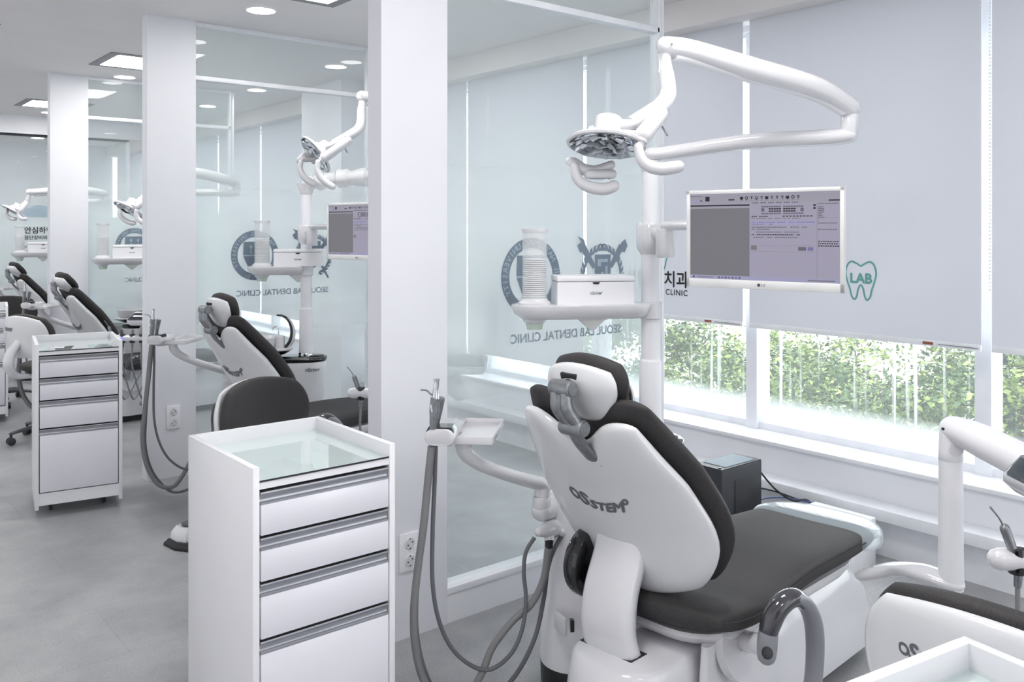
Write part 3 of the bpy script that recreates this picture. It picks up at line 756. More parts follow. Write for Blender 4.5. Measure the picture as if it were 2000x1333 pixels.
    mkr = lambda ks, W_, H_: [stad(hc+ax*k_, W_*f_, H_*f_) for k_, f_ in ks]
    m = MB(); m.loft(mkr([(0,.9),(.003,.97),(.010,1.0),(.020,1.0)], .043, .024)); hd = m.build('holder_cap', M_plast, t, angle=50)
    m = MB(); m.loft(mkr([(.020,1.0),(.15,1.0),(.155,.9)], .041, .023)); m.build('holder_body', M_plast, t, angle=50)
    m = MB(); q = hc+Vector((0,0,.022))
    m.loft([[q+ax*k_+sd_*sx*.040*f_+Vector((0,0,zz)) for sx, zz in ((-1,-.008),(-.82,.006),(.82,.006),(1,-.008))] for k_, f_ in ((.006,.98),(.030,1),(.06,.95))]); m.build('control_strip', M_black, t)
    # small tray
    tc_ = cl(934,838,2.60); m = MB(); rr = Matrix((sd_, ax, Vector((0,0,1)))).transposed()
    m.box(tc_+rr@Vector((0,0,-.010)), (.115,.24,.008), rot=rr, bev=.002); m.box(tc_+rr@Vector((0,-.12,-.006)), (.115,.006,.022), rot=rr, bev=.002); m.box(tc_+rr@Vector((0,.12,-.006)), (.115,.006,.022), rot=rr, bev=.002)
    m.box(tc_+rr@Vector((.0575,0,-.006)), (.006,.24,.022), rot=rr, bev=.002); m.box(tc_+rr@Vector((-.0575,0,-.006)), (.006,.24,.022), rot=rr, bev=.002); m.box(tc_+rr@Vector((-.085,.0,-.012)), (.055,.22,.034), rot=rr, bev=.008)
    m.build('instrument_tray', M_plast, t)
    # hand pieces
    def hp(name, pts, r, mt, n=4): MB().tube([cl(*p) for p in pts], r, 10, n=n).build(name, mt, t)
    hp('handpiece', [(846,838,2.45),(848,815,2.45),(849,790,2.45),(851,778,2.45)], [.010,.012,.014,.013,.014], M_cast)
    hp('handpiece', [(852,832,2.50),(856,806,2.50),(860,782,2.50),(861,776,2.50)], [.008,.011,.013,.012], M_cast)
    hp('air_nozzle', [(851,780,2.45),(851,765,2.45),(853,748,2.45),(853,740,2.45)], [.010,.008,.0075,.009], M_chrome)
    hp('air_nozzle', [(848,775,2.45),(840,769,2.45),(833,763,2.45),(822,762,2.44)], [.0028,.0028,.0026,.0024], M_cast)
    hp('lever', [(844,805,2.44),(841,790,2.44),(841,796,2.44)], .003, M_chrome, 0)
    # hose elbow at the pillar
    j = cl(1072,1035,2.70); m = MB(); m.tube([cl(1052,1040,2.66), j, cl(1088,1030,2.78)], [.014,.026,.030], 16, n=4, round_ends=True); m.tube([j, cl(1073,1058,2.68)], .015, 12); m.tube([cl(1104,1041,2.76), cl(1097,1041,2.73)], .012, 12, round_ends=True); m.build('hose_elbow', M_plast, t)
    m = MB(); m.cyl(cl(1073,1053,2.68), cl(1072,1070,2.68), .0125, seg=16); m.build('hose_collar', M_blackm, t)
    def hose(name, pts, r, mt, ribs=False):
        pp = catmull([cl(*p) for p in pts], 10)
        if ribs:
            fine = catmull(pp, 3); rr_ = [r*(1.0 if i % 2 else .90) for i in range(len(fine))]; MB().tube(fine, rr_, 10).build(name, mt, t, angle=80)
        else: MB().tube(pp, r, 10).build(name, mt, t, angle=80)
    hose('suction_hose', [(843,872,2.46),(836,940,2.46),(827,1030,2.46),(815,1120,2.47),(808,1200,2.47),(812,1270,2.48),(828,1330,2.50),(862,1375,2.52),(905,1372,2.55),(940,1318,2.57),(962,1265,2.59),(1000,1215,2.61),(1038,1180,2.64),(1062,1130,2.66),(1071,1068,2.68)], .0115, M_hose, True)
    hose('drive_hose', [(851,872,2.47),(849,940,2.48),(845,1040,2.49),(845,1140,2.50),(858,1215,2.52),(885,1270,2.54),(925,1303,2.56),(962,1307,2.57),(1000,1275,2.58),(1021,1225,2.60),(1027,1170,2.62),(1023,1120,2.63),(1027,1080,2.64),(1044,1050,2.65)], .0062, M_hosed)
    hose('drive_hose', [(841,873,2.49),(833,960,2.49),(822,1060,2.49),(814,1150,2.50),(813,1230,2.50),(826,1300,2.51),(850,1350,2.54),(900,1392,2.56),(960,1368,2.60),(1010,1315,2.63),(1045,1245,2.66),(1062,1170,2.68),(1070,1110,2.70),(1084,1070,2.72),(1101,1042,2.74)], .0070, M_hosed)
    return t
chair = make_chair('large white dental chair in the nearest bay, dark seat and back towards the viewer')
for i, (x, y, a, lab) in enumerate(((1.88,4.36,6,'white dental chair in the second bay, back raised beside its dark armrest'), (1.78,7.08,5,'white dental chair in the third bay behind the narrow drawer cabinet'), (1.90,9.55,5,'farthest white dental chair, at the left edge before the notice wall'))):
    c = copy_tree(chair); c.location = (x,y,0); c.rotation_euler = (0,0,R(a)); c['label'] = lab
    if i:                                                   # the far head rests are tipped back further
        hinge = Matrix.Translation((-.24,0,1.0)); tip = hinge @ Matrix.Rotation(R(-26), 4, 'Y') @ hinge.inverted()
        for k in kids(c):
            if k.name.startswith(('headrest_shell','headrest_cushion','headrest_slot')): k.matrix_local = tip

# ------------------------------------------------------------------ cuspidor unit with its pole
UN = Matrix.Translation((2.36,2.25,0)) @ Matrix.Rotation(R(-27), 4, 'Z'); UNI = UN.inverted()
def make_unit(label):
    t = thing('cuspidor_unit', label, 'cuspidor unit', (2.36,2.25,0), R(-27), 'cuspidor units with a pole')
    def stad(w, h, z, cx=0, n=12, skew=0):
        out = []
        for sgn, a0 in ((1,-90),(-1,90)):
            for i in range(n+1):
                a = R(a0+180*i/n); out.append((cx+sgn*(w-h)+h*math.cos(a), h*math.sin(a), z))
        return out
    MB().loft([stad(.17,.085,.05,.02), stad(.20,.09,.20,.01), stad(.235,.10,.60), stad(.24,.102,.64), stad(.238,.10,.645)]).build('cabinet_body', M_plast, t, angle=50)
    MB().loft([stad(.15,.08,0,.02), stad(.15,.08,.05,.02)]).build('plinth', M_blackm, t)
    MB().loft([stad(.240,.102,.645), stad(.246,.106,.655), stad(.246,.106,.668), stad(.240,.10,.673)]).build('black_top', M_black, t, angle=50)
    MB().loft([stad(.06,.03,.673,-.11), stad(.13,.075,.695,-.12), stad(.165,.090,.712,-.13), stad(.165,.090,.718,-.13)]).build('basin_foot', M_black, t, angle=50)
    MB().loft([stad(.168,.092,.716,-.13), stad(.170,.094,.724,-.13), stad(.160,.085,.728,-.13)]).build('basin_deck', M_plast, t, angle=50)
    m = MB(); m.lathe([(.088,.726),(.100,.736),(.110,.775),(.114,.790),(.110,.794),(.103,.786),(.080,.752),(.0,.748)], c=(-.165,0,0), seg=40, sy=.9); m.build('basin', M_plast, t, angle=50)
    m = MB(); m.cyl((-.035,0,.725), (-.035,0,.80), .030, seg=24, bev=.006); m.build('faucet_block', M_plast, t)
    m = MB(); m.tube([(-.045,.02,.79),(-.045,.02,.835),(-.055,.02,.850),(-.072,.02,.850),(-.082,.02,.835)], .004, 8, n=5); m.build('bowl_spout', M_chrome, t)
    # tall curved cup filler, white outside and black inside
    arc = [(.0,0,.725),(.030,0,.77),(.038,0,.83),(.020,0,.885),(-.015,0,.918),(-.055,0,.925)]
    MB().tube(arc, [.024,.028,.024,.018,.013,.009], 14, n=6, flat=.55, up=(1,0,0)).build('cup_filler_arc', M_black, t, angle=60)
    arc2 = [(p[0]+.012-.010*i/5, p[1], p[2]+.004*i/5) for i, p in enumerate(arc)]
    MB().tube(arc2[:5], [.025,.028,.022,.015,.008], 14, n=6, flat=.42, up=(1,0,0)).build('cup_filler_casing', M_plast, t, angle=60)
    m = MB(); m.lathe([(.052,.672),(.054,.677),(.048,.681),(.0,.681)], c=(.175,0,0), seg=28); m.build('end_cap', M_black, t)
    m = MB(); logo_text(m, lambda x, y: Vector((.165+x*1.0, -.1025-.0005, .60+y)), .016); m.build('maker_lettering', M_text, t)
    px_ = .12
    m = MB(); m.lathe([(.046,.673),(.048,.685),(.044,.695)], c=(px_,0,0), seg=32); m.build('pole_foot', M_chrome, t)
    m = MB(); m.lathe([(.043,.69),(.041,.80),(.041,.955),(.038,.965),(.034,.968)], c=(px_,0,0), seg=32)
    m.lathe([(.034,.96),(.0335,1.37)], c=(px_,0,0), seg=32); m.lathe([(.031,1.46),(.031,1.66),(.0325,1.661),(.0325,1.69)], c=(px_,0,0), seg=32); pole = m.build('pole', M_plast2, t)
    m = MB(); m.lathe([(.036,1.355),(.049,1.375),(.051,1.40),(.051,1.462),(.047,1.468),(.030,1.468)], c=(px_,0,0), seg=32); m.build('pole_collar', M_plast, t)
    return t
unit = make_unit('white cuspidor unit and pole behind the nearest chair headrest')
u2 = copy_tree(unit); u2.location = (2.33,5.0,0); u2.rotation_euler = (0,0,R(-30)); u2['label'] = 'white cuspidor unit with black top and curved spout in the second bay'
u3 = copy_tree(unit); u3.location = (2.30,7.42,0); u3.rotation_euler = (0,0,R(-30)); u3['label'] = 'cuspidor unit in the third bay, basin beside the far chair back'
u4 = copy_tree(unit); u4.location = (2.20,10.38,0); u4.rotation_euler = (0,0,R(-30)); u4['label'] = 'farthest cuspidor unit, a sliver of basin before the notice wall'
def pole_of(u): return u.matrix_world @ Vector((.12,0,0)) if False else (Matrix.Translation(u.location) @ Matrix.Rotation(u.rotation_euler.z, 4, 'Z')) @ Vector((.12,0,0))

# ------------------------------------------------------------------ shelf on the pole with cup dispenser and tissue box
def shelf_set(pole, left, z, which, wrapped=False):
    ax = Vector((left.x-pole.x, left.y-pole.y, 0)); L_ = ax.length; ang = math.atan2(ax.y, ax.x)
    t = thing('pole_shelf', {0:'white oval shelf clamped on the nearest pole', 1:'white oval shelf on the pole in the second bay', 2:'white oval shelf in the third bay, partly behind the middle pier', 3:'tip of a white oval shelf at the far left edge'}[which], 'shelf', (pole.x,pole.y,z), ang, 'oval shelves on the poles')
    def st(w0, w1, h, zz, n=12):
        out = []
        for c0, a0 in ((w1-h,-90),(w0+h,90)):
            for i in range(n+1):
                a = R(a0+180*i/n); out.append((c0+h*math.cos(a), h*math.sin(a), zz))
        return out
    m = MB(); m.loft([st(.02,L_-.035,.065,-.052), st(.01,L_-.012,.085,-.036), st(.0,L_,.094,-.012), st(.0,L_,.094,-.002), st(.004,L_-.004,.090,.0)]); m.build('shelf_body', M_plast, t, angle=50)
    m = MB(); m.lathe([(.037,-.060),(.043,-.056),(.043,.0),(.036,.004)], c=(0,0,0), seg=32); m.build('pole_clamp', M_plast, t)
    xf = Matrix.Translation((pole.x,pole.y,z)) @ Matrix.Rotation(ang, 4, 'Z')
    nm = {0:'beside the nearest pole', 1:'in the second bay', 2:'in the third bay', 3:'in the farthest bay'}[which]
    # cup dispenser
    p = xf @ Vector((L_-.085,0,0)); d = thing('cup_dispenser', 'clear tube cup dispenser stacked with white cups, on the shelf '+nm, 'cup dispenser', p, ang, 'cup dispensers on the shelves')
    m = MB(); m.lathe([(.060,0),(.060,.006),(.048,.016),(.047,.02)], seg=32); m.build('holder_ring', M_plast, d)
    m = MB(); m.lathe([(.0455,.016),(.0455,.262),(.0435,.262),(.0435,.016)], seg=32); m.build('tube', M_tube, d)
    m = MB()
    for i in range(20): zz = .018+i*.0075; m.lathe([(.030,zz),(.0405,zz+.001),(.0410,zz+.0045),(.033,zz+.0055)], seg=24)
    m.build('cup_stack', M_white, d)
    m = MB(); m.lathe([(.047,.262),(.048,.266),(.048,.275),(.0,.277)], seg=32); m.build('cap', M_plast, d)
    m = MB(); m.lathe([(.045,-.052),(.040,-.066),(.034,-.068)], seg=28); m.build('lower_ring', M_plast, d)
    m = MB(); m.lathe([(.028,-.092),(.0335,-.066)], seg=28); m.build('next_cup', M_cup, d)
    # tissue box
    bx = L_-.085-.06-.155; p = xf @ Vector((bx,0,0)); b = thing('tissue_box', 'white lidded tissue box printed with grey lettering, on the shelf '+nm, 'tissue box', p, ang, 'tissue boxes on the shelves')
    m = MB(); m.loft([[(x,y,zz) for x, y in ((-.142,-.060),(.142,-.060),(.142,.060),(-.142,.060))] for zz in (0,.082)]); m.build('box_body', M_plast2, b)
    m = MB(); m.box((0,0,.0935), (.288,.124,.021), bev=.006); m.build('lid', M_plast2, b)
    sy = 1 if math.sin(ang) > 0 or True else -1
    m = MB(); m.prism([(-.014,.0),(.014,.0),(.009,-.007),(-.009,-.007)], lambda x, y: (x,.0603,.081+y), lambda x, y: (x,.0625,.081+y)); m.build('finger_notch', M_gasket, b)
    m = MB(); logo_text(m, lambda x, y: Vector((-x,.0606,.040+y)), .0085); m.build('maker_lettering', M_text, b)
    m = MB(); m.lathe([(.055,-.060),(.055,-.052)], sy=.7, seg=24); m.loft([[(x*f_,y*f_,zz) for x, y in ((-.06,-.02),(.0,-.028),(.06,-.02),(.05,.02),(0,.028),(-.05,.02))] for zz, f_ in ((-.058,.9),(-.08,.5),(-.10,.12))]); m.build('hanging_tissue', M_tissue, b)
    return t
pl = pole_of(unit); shelf_set(pl, at(999,600,3.19), 1.175, 0)
pl2 = pole_of(u2); q = at(448,523,5.52); q.y = min(q.y, 5.11); shelf_set(pl2, q, 1.222, 1)
pl3 = pole_of(u3); shelf_set(pl3, pl3+Vector((-.55,.17,0)), 1.215, 2)
pl4 = pole_of(u4); shelf_set(pl4, pl4+Vector((-.52,.10,0)), 1.2, 3)

# ------------------------------------------------------------------ operating lights on jointed arms
def pts(*a): return [at(*p) for p in a]
def make_lamp(label, J, scale=1.0, wrapped=False):
    c = J['head']; t = thing('operating_light', label, 'operating light', J['pole'], 0, 'operating lights on jointed arms')
    T = Matrix.Translation(-Vector(J['pole']))
    B = lambda: MB(T)
    s = scale
    # pole cap and lower arm
    m = B(); pb = Vector(J['pole']); m.cyl(pb+Vector((0,0,-.03)), pb+Vector((0,0,.012)), .034, seg=28, bev=.004); m.build('arm_socket', M_plast, t)
    el = J['elbow']; e0 = el+Vector((0,0,-.005)); 
    m = B(); a = pb+Vector((0,0,.035)); mid = a.lerp(e0, .5)+Vector((0,0,.012))
    m.tube([a, a.lerp(e0,.12), mid, a.lerp(e0,.9), e0], [.030,.032,.035,.036,.034], 18, n=6, flat=.82, up=(0,0,1), round_ends=True); low = m.build('lower_arm', M_plast, t, angle=60)
    m = B(); m.cyl(e0+Vector((0,0,.0)), J['elbow_top']+Vector((0,0,-.02)), .031, seg=28, bev=.003); m.build('elbow_joint', M_plast, t)
    if 'upper' in J:
        U = J['upper']; m = B()
        m.tube([J['elbow_top'], *U], [.038,.042,.043,.037,.032], 18, n=8, flat=1.0, up=(0,0,1), round_ends=True); up_ = m.build('upper_arm', M_plast, t, angle=60)
        m = B(); P = [J['elbow_top'], *U]; P = catmull(P, 8); P = [p+Vector((0,0,-.030)) for p in P[2:-3]]; m.tube(P, .020, 12, flat=.8, up=(0,0,1)); m.build('underside_cover', M_plast2, t)
        m = B()
        for p in (J['elbow_top'].lerp(U[0],.08), U[-1].lerp(U[-2],.15)): q = p - FW*.038; m.cyl(q, q-FW*.001, .004, seg=12)
        m.build('screw', M_cast, up_)
    if wrapped:
        m = B(); P = catmull([a, a.lerp(e0,.3)+Vector((0,0,.01)), a.lerp(e0,.7), e0], 14); rnd = random.Random(4)
        m.tube(P, [.052+rnd.uniform(-.011,.012) for _ in P], 18, flat=.95); m.tube([pb+Vector((0,0,-.03)), pb+Vector((.0,0,.03))], [.036,.06], 16, n=3); m.build('film_wrap', M_wrap, t, angle=25)
    # drop tube and bend
    D = J['drop']; m = B(); m.tube(D[:3], [.018,.020,.024], 18, n=3); m.tube(D[2:], [.025,.026,.028,.027,.024], 18, n=6, round_ends=False); m.build('drop_tube', M_plast, t, angle=60)
    m = B(); q = D[-2]-FW*.026; m.cyl(q, q-FW*.001, .004, seg=12); m.build('screw', M_black, t)
    # dish: u is its back-pointing axis
    u = J['axis'].normalized(); a1 = (FW - u*FW.dot(u)).normalized(); a2 = u.cross(a1)
    M3 = Matrix((a2, a1, u)).transposed()
    m = B(); m.lathe([(.112,-.006),(.120,-.004),(.122,.002),(.118,.008),(.085,.022),(.050,.036),(.043,.042),(.042,.084),(.036,.090),(.001,.092)], c=c, seg=48, m=M3, cap=False); head = m.build('lamp_housing', M_plast, t, angle=50)
    m = B(); rad = [0,.030,.055,.078,.098,.112]; zz = [.030,.0285,.0235,.016,.006,-.004]; nseg = 18
    for i in range(5):
        for k in range(nseg):
            o_ = .5 if i % 2 else 0; A0, A1 = 2*PI*(k+o_)/nseg, 2*PI*(k+1+o_)/nseg; tw = .0028*math.sin(k*2.3+i)
            P4 = [(rad[i],A0,zz[i]+tw),(rad[i+1],A0,zz[i+1]+tw),(rad[i+1],A1,zz[i+1]-tw),(rad[i],A1,zz[i]-tw)]
            q = [c + M3 @ Vector((r*math.cos(A), r*math.sin(A), z-.003)) for r, A, z in P4]
            if i == 0: q = q[1:]
            m.face([m._v(x) for x in q])
    m.build('mirror_facets', M_mirror, head, angle=5)
    # yoke body joining the bend with the dish
    y0 = D[-1]; nk = c + u*.055; m = B(); m.tube([D[-2], y0, y0.lerp(nk,.6)+Vector((0,0,.006)), nk], [.024,.026,.026,.020], 14, n=5, flat=.7); m.build('yoke_body', M_plast, t, angle=60)
    Y = J['yoke']; m = B(); m.tube(Y[:2], [.024,.027], 18, round_ends=True); m.tube([Y[1]-FW*.0, Y[1]+(Y[2]-Y[1])*.6], .020, 16); m.tube([Y[1].lerp(Y[2],.45), Y[2]], [.013,.013], 14); m.build('yoke_arm', M_plast, t)
    m = B(); m.tube([Y[1]+Vector((0,0,.004)), nk+a2*.05*J.get('side',1)-u*.01, nk], [.016,.016,.018], 12, n=4, flat=.5); m.build('dish_bracket', M_plast, t)
    for H in (J['handle_a'], J['handle_b']):
        m = B(); m.tube(H, [.014,.0165,.018,.0195,.0195,.018], 16, n=7, round_ends=True); m.build('handle', M_plast, t)
    if 'cam' in J:
        K = J['cam']; m = B(); m.tube(K, [.014,.018,.019,.019,.018,.014], 16, n=5, flat=1.0, round_ends=True); m.build('rear_bracket', M_plast, t)
        q = K[-2]; m = B(); m.box(q+Vector((0,0,-.014)), (.10,.055,.03), rot=Matrix.Rotation(-YAW,3,'Z'), bev=.012, seg=3); m.build('sensor_box', M_plast, t)
        m = B(); m.box(q+Vector((0,0,-.031)), (.06,.035,.004), rot=Matrix.Rotation(-YAW,3,'Z'), bev=.001); m.build('sensor_lens', M_mirror, t)
    if 'lever' in J: m = B(); m.tube(J['lever'], .0035, 8, round_ends=True); m.build('lever', M_cast, t)
    return t
pt = pole_of(unit); pt.z = 1.69
J = dict(pole=pt, elbow=at(1658,262,3.12), elbow_top=at(1660,212,3.12), upper=pts((1590,172,3.05),(1460,134,2.94),(1350,100,2.84),(1300,90,2.80)),
    drop=pts((1299,104,2.80),(1299,122,2.80),(1301,142,2.79),(1304,165,2.78),(1304,187,2.77),(1292,206,2.75),(1268,222,2.72),(1232,243,2.68)),
    head=at(1184,283,2.66), axis=Vector((0,0,1))*.955+FW*.24+RT*.10, yoke=pts((1290,222,2.66),(1256,264,2.60),(1248,287,2.59)), side=1,
    handle_a=pts((1246,286,2.585),(1252,310,2.58),(1268,325,2.58),(1290,330,2.58),(1312,328,2.58),(1326,325,2.58)),
    handle_b=pts((1122,325,2.72),(1126,345,2.72),(1140,360,2.72),(1162,368,2.72),(1184,369,2.72),(1200,363,2.72)),
    cam=pts((1112,315,2.76),(1120,318,2.75),(1140,331,2.74),(1160,335,2.74),(1172,332,2.74),(1194,322,2.74)), lever=pts((1294,248,2.66),(1303,264,2.65)))
make_lamp('white operating light with mirrored dish hanging above the nearest chair', J)
pt = pole_of(u2); pt.z = 1.69
J = dict(pole=pt, elbow=at(800,338,5.25), elbow_top=at(800,310,5.25), upper=pts((790,285,5.2),(760,232,5.1),(725,196,4.98),(706,188,4.93)),
    drop=pts((707,197,4.93),(707,204,4.93),(706,214,4.93),(706,230,4.93),(704,245,4.92),(696,256,4.90),(676,268,4.88),(650,282,4.85)),
    head=at(616,302,4.86), axis=RT*.70+Vector((0,0,1))*.60+FW*.40, yoke=pts((680,275,4.78),(634,308,4.74),(622,318,4.74)), side=1,
    handle_a=pts((621,316,4.72),(620,332,4.72),(626,346,4.72),(636,356,4.72),(646,363,4.72),(650,365,4.72)),
    handle_b=pts((588,316,4.92),(586,330,4.92),(592,344,4.92),(602,353,4.92),(610,358,4.92),(614,360,4.92)),
    cam=pts((584,316,4.97),(586,312,4.96),(592,306,4.96),(600,302,4.96),(606,306,4.96),(612,316,4.96)), lever=pts((672,287,4.8),(678,298,4.8)))
make_lamp('operating light with film-wrapped arm over the second chair, dish tipped towards the left', J, wrapped=True)
pt = pole_of(u3); pt.z = 1.69
J = dict(pole=pt, elbow=at(462,376,7.2), elbow_top=at(462,357,7.2), upper=pts((430,348,7.1),(380,338,7.0),(330,345,6.9),(292,358,6.8)),
    drop=pts((292,362,6.8),(291,366,6.8),(290,370,6.8),(288,374,6.8),(286,380,6.8),(280,388,6.78),(272,394,6.75),(264,400,6.7)),
    head=at(251,410,6.7), axis=Vector((0,0,1))*.8+FW*.35+RT*.35, yoke=pts((285,390,6.66),(268,404,6.6),(266,412,6.6)), side=1,
    handle_a=pts((266,412,6.58),(266,420,6.58),(270,428,6.58),(276,433,6.58),(282,436,6.58),(286,436,6.58)),
    handle_b=pts((236,410,6.8),(236,420,6.8),(240,427,6.8),(247,432,6.8),(256,436,6.8),(262,436,6.8)))
make_lamp('operating light over the third chair, partly behind the middle pier', J)
pt = pole_of(u4); pt.z = 1.69
J = dict(pole=pt, elbow=at(205,394,9.3), elbow_top=at(205,379,9.3), upper=pts((180,374,9.2),(140,370,9.1),(90,374,9.0),(56,376,8.9)),
    drop=pts((56,379,8.9),(56,383,8.9),(55,386,8.9),(54,390,8.9),(52,395,8.9),(48,400,8.88),(42,404,8.85),(36,408,8.8)),
    head=at(27,414,8.8), axis=Vector((0,0,1))*.8+FW*.3+RT*.4, yoke=pts((50,398,8.76),(40,412,8.7),(36,416,8.7)), side=1,
    handle_a=pts((36,416,8.68),(36,420,8.68),(38,424,8.68),(42,427,8.68),(46,428,8.68),(50,428,8.68)),
    handle_b=pts((14,412,8.85),(13,418,8.85),(16,423,8.85),(20,426,8.85),(25,428,8.85),(30,428,8.85)))
make_lamp('farthest operating light, small and white before the Korean notice', J)

# ------------------------------------------------------------------ monitors
def make_monitor(c, ang, label, pole, zc):
    """local frame: +x to the viewer's right, -y towards the viewer"""
    t = thing('monitor', label, 'monitor', c, ang, 'monitors on the poles')
    W, H = .488, .300
    m = MB(); m.span((-W/2,0,-H/2), (W/2,.012,H/2), bev=.002)
    fr = .012
    m.span((-W/2,-.006,H/2-fr), (W/2,0,H/2), bev=.0015); m.span((-W/2,-.006,-H/2), (W/2,0,-H/2+.026), bev=.0015)
    m.span((-W/2,-.006,-H/2), (-W/2+fr,0,H/2), bev=.0015); m.span((W/2-fr,-.006,-H/2), (W/2,0,H/2), bev=.0015)
    m.box((0,.028,0), (W*.7,.034,H*.66), bev=.012); m.build('bezel', M_bezel, t)
    x0, x1, z0, z1 = -W/2+fr, W/2-fr, -H/2+.026, H/2-fr
    sw, sh = x1-x0, z1-z0
    m = MB(); rnd = random.Random(9)
    def rc(a, b, c_, d, mi, lift=0):      # fractions from the top left
        m.mi = mi; y = -.0012-.0002*lift
        m.face([m._v((x0+a*sw, y, z1-b*sh)), m._v((x0+a*sw, y, z1-d*sh)), m._v((x0+c_*sw, y, z1-d*sh)), m._v((x0+c_*sw, y, z1-b*sh))])
    rc(0,0,1,1,0); rc(0,.018,1,.115,1,1); rc(0,.128,.42,.145,3,2); rc(0,.145,.42,.17,1,1); rc(0,.17,.42,.955,2,1); rc(0,.955,1,1,4,1)
    rc(.11,.03,.14,.085,3,2); rc(0,.02,.09,.03,2,2); rc(.0,.07,.10,.085,4,2); rc(.07,.07,.09,.085,5,3)
    for i in range(4): rc(.275+.011*i,.062,.283+.011*i,.082,3,2)
    for i in range(12):
        a = .355+i*.034; k = rnd.random()
        if i in (0,3,5,9): rc(a,.04,a+.022,.07,3,2); rc(a+.004,.046,a+.018,.062,1 if i == 3 else 3,3); rc(a+.007,.07,a+.014,.077,3,2)
        elif i in (1,10):
            n = 14; m.mi = 3; cx, cz = a+.012, .054
            for q in range(n):
                A, B_ = 2*PI*q/n, 2*PI*(q+1)/n
                P = [(cx+.011*math.cos(A)*r, cz+.020*math.sin(A)*r) for r in (1,.55)]+[(cx+.011*math.cos(B_)*r, cz+.020*math.sin(B_)*r) for r in (.55,1)]
                m.face([m._v((x0+u*sw, -.0018, z1-v*sh)) for u, v in P])
        else: rc(a+.003,.038,a+.02,.047,3,2); rc(a+.009,.044,a+.014,.07,3,2); rc(a+.004,.06,a+.02,.064,3,2)
        rc(a,.083,a+.024,.087,2,2)
    for i in range(6): rc(.44+i*.052,.108,.48+i*.052,.118,5,2)
    # tooth chart
    for r_ in range(4):
        for i in range(16):
            a = .50+i*.0165+(.012 if i > 7 else 0)
            if r_ in (1,2) and (i < 3 or i > 12): continue
            rc(a,.150+r_*.026,a+.0135,.166+r_*.026,5 if r_ in (0,3) else 3,2)
    rc(.500,.175,.520,.215,5,2); rc(.755,.175,.775,.215,5,2); rc(.835,.14,.85,.16,3,2); rc(.835,.17,.85,.19,3,2)
    # lists of small print
    for r_, n, mi in ((.262,9,3),(.285,26,2),(.330,33,6),(.352,12,6),(.385,30,5),(.408,10,5),(.440,26,5),(.470,26,3),(.500,23,5)):
        if mi == 6 and r_ < .34: rc(.43,.318,.845,.366,4,1)
        a = .435
        for i in range(n):
            wd = rnd.uniform(.006,.012)
            if rnd.random() < .88: rc(a, r_, a+wd, r_+.011, mi, 2)
            a += wd+.0035
    for i in range(9): rc(.64+i*.022,.262,.655+i*.022,.272,3,2)
    rc(.43,.595,.845,.597,2,2); rc(.43,.665,.845,.667,2,2); rc(.43,.60,.47,.65,2,2); rc(.80,.61,.835,.65,6,2); rc(.74,.61,.79,.65,5,2)
    rc(.858,.12,.860,.955,2,2)
    rc(.93,.09,1,.105,3,2)
    for i in range(7): rc(.865,.165+i*.019,.865+rnd.uniform(.02,.04),.174+i*.019,5,2)
    for z_ in (.128,.34,.41,.54,.565,.59):
        a = .865
        for i in range(9): wd = rnd.uniform(.007,.013); rc(a,z_,a+wd,z_+.011,3 if z_ > .5 else 5,2); a += wd+.004
    rc(.865,.285,.99,.287,2,2); rc(.865,.285,.867,.335,2,2)
    for i in range(7): rc(.20+i*.024,.966,.215+i*.024,.990,6 if i % 2 else 5,2)
    rc(.02,.966,.03,.99,3,2); rc(.05,.972,.17,.982,2,2); rc(.80,.97,.97,.984,2,2)
    # the screen sits in a dark lilac glow
    o = m.build('screen', SCR, t, recalc=False)
    m = MB(); add_text(m, 'LG', .0105, lambda x, y: Vector((x, -.0065, -H/2+.013+y)), bold=.0004, dx=.008); m.lathe([(.0,0),(.0048,0)], c=(-.006,-.0065,-H/2+.013), m=Matrix.Rotation(R(90),3,'X'), seg=20); m.build('maker_mark', M_text, t)
    # arm to the pole
    inv = (Matrix.Translation(c) @ Matrix.Rotation(ang, 4, 'Z')).inverted()
    P = inv @ Vector((pole.x, pole.y, zc)); bk = Vector((0,.045,P.z))
    m = MB(); dr = (bk-P).normalized(); st = P+dr*.046
    side = P+dr*.10
    m.cyl(side+Vector((0,0,-.085)), side+Vector((0,0,.02)), .034, seg=28, bev=.006); m.tube([st, side], .026, 16)
    m.tube([side+Vector((0,0,.03)), side.lerp(bk,.5)+Vector((0,0,.03)), bk+Vector((0,0,.03)), Vector((0,.045,min(P.z+.03,.05)))], [.022,.020,.020,.020], 14, n=1, flat=.8); m.build('monitor_arm', M_plast, t)
    m = MB(); m.box((0,.05,0), (.10,.03,.10), bev=.004); m.build('mount_plate', M_plast, t)
    return t
def em(name, rgb, e=.7): return mat(name, tuple(c*.35 for c in rgb), .4, emit=(rgb, e), spec=.2)
SCR = [em('screen_lilac',(150,146,164)), em('screen_bar',(146,144,156)), em('screen_grey',(112,111,117)), em('screen_black',(40,38,44)), em('screen_blue',(148,147,176)), em('screen_print',(96,94,106)), em('screen_violet',(112,106,150))]
a = at(1344,462,2.77); b = at(1648,474,2.47); c = (a+b)/2; c.z = 1.418
make_monitor(c, math.atan2(b.y-a.y, b.x-a.x), 'wide white monitor showing a grey patient chart, nearest bay', pole_of(unit), 1.43)
a = at(640,455,4.72); wd = Vector((.20,-.98,0)); c = a + wd*.244; c.z = 1.435
make_monitor(c, math.atan2(wd.y, wd.x), 'monitor in the second bay, cut off by the nearest pier', pole_of(u2), 1.43)

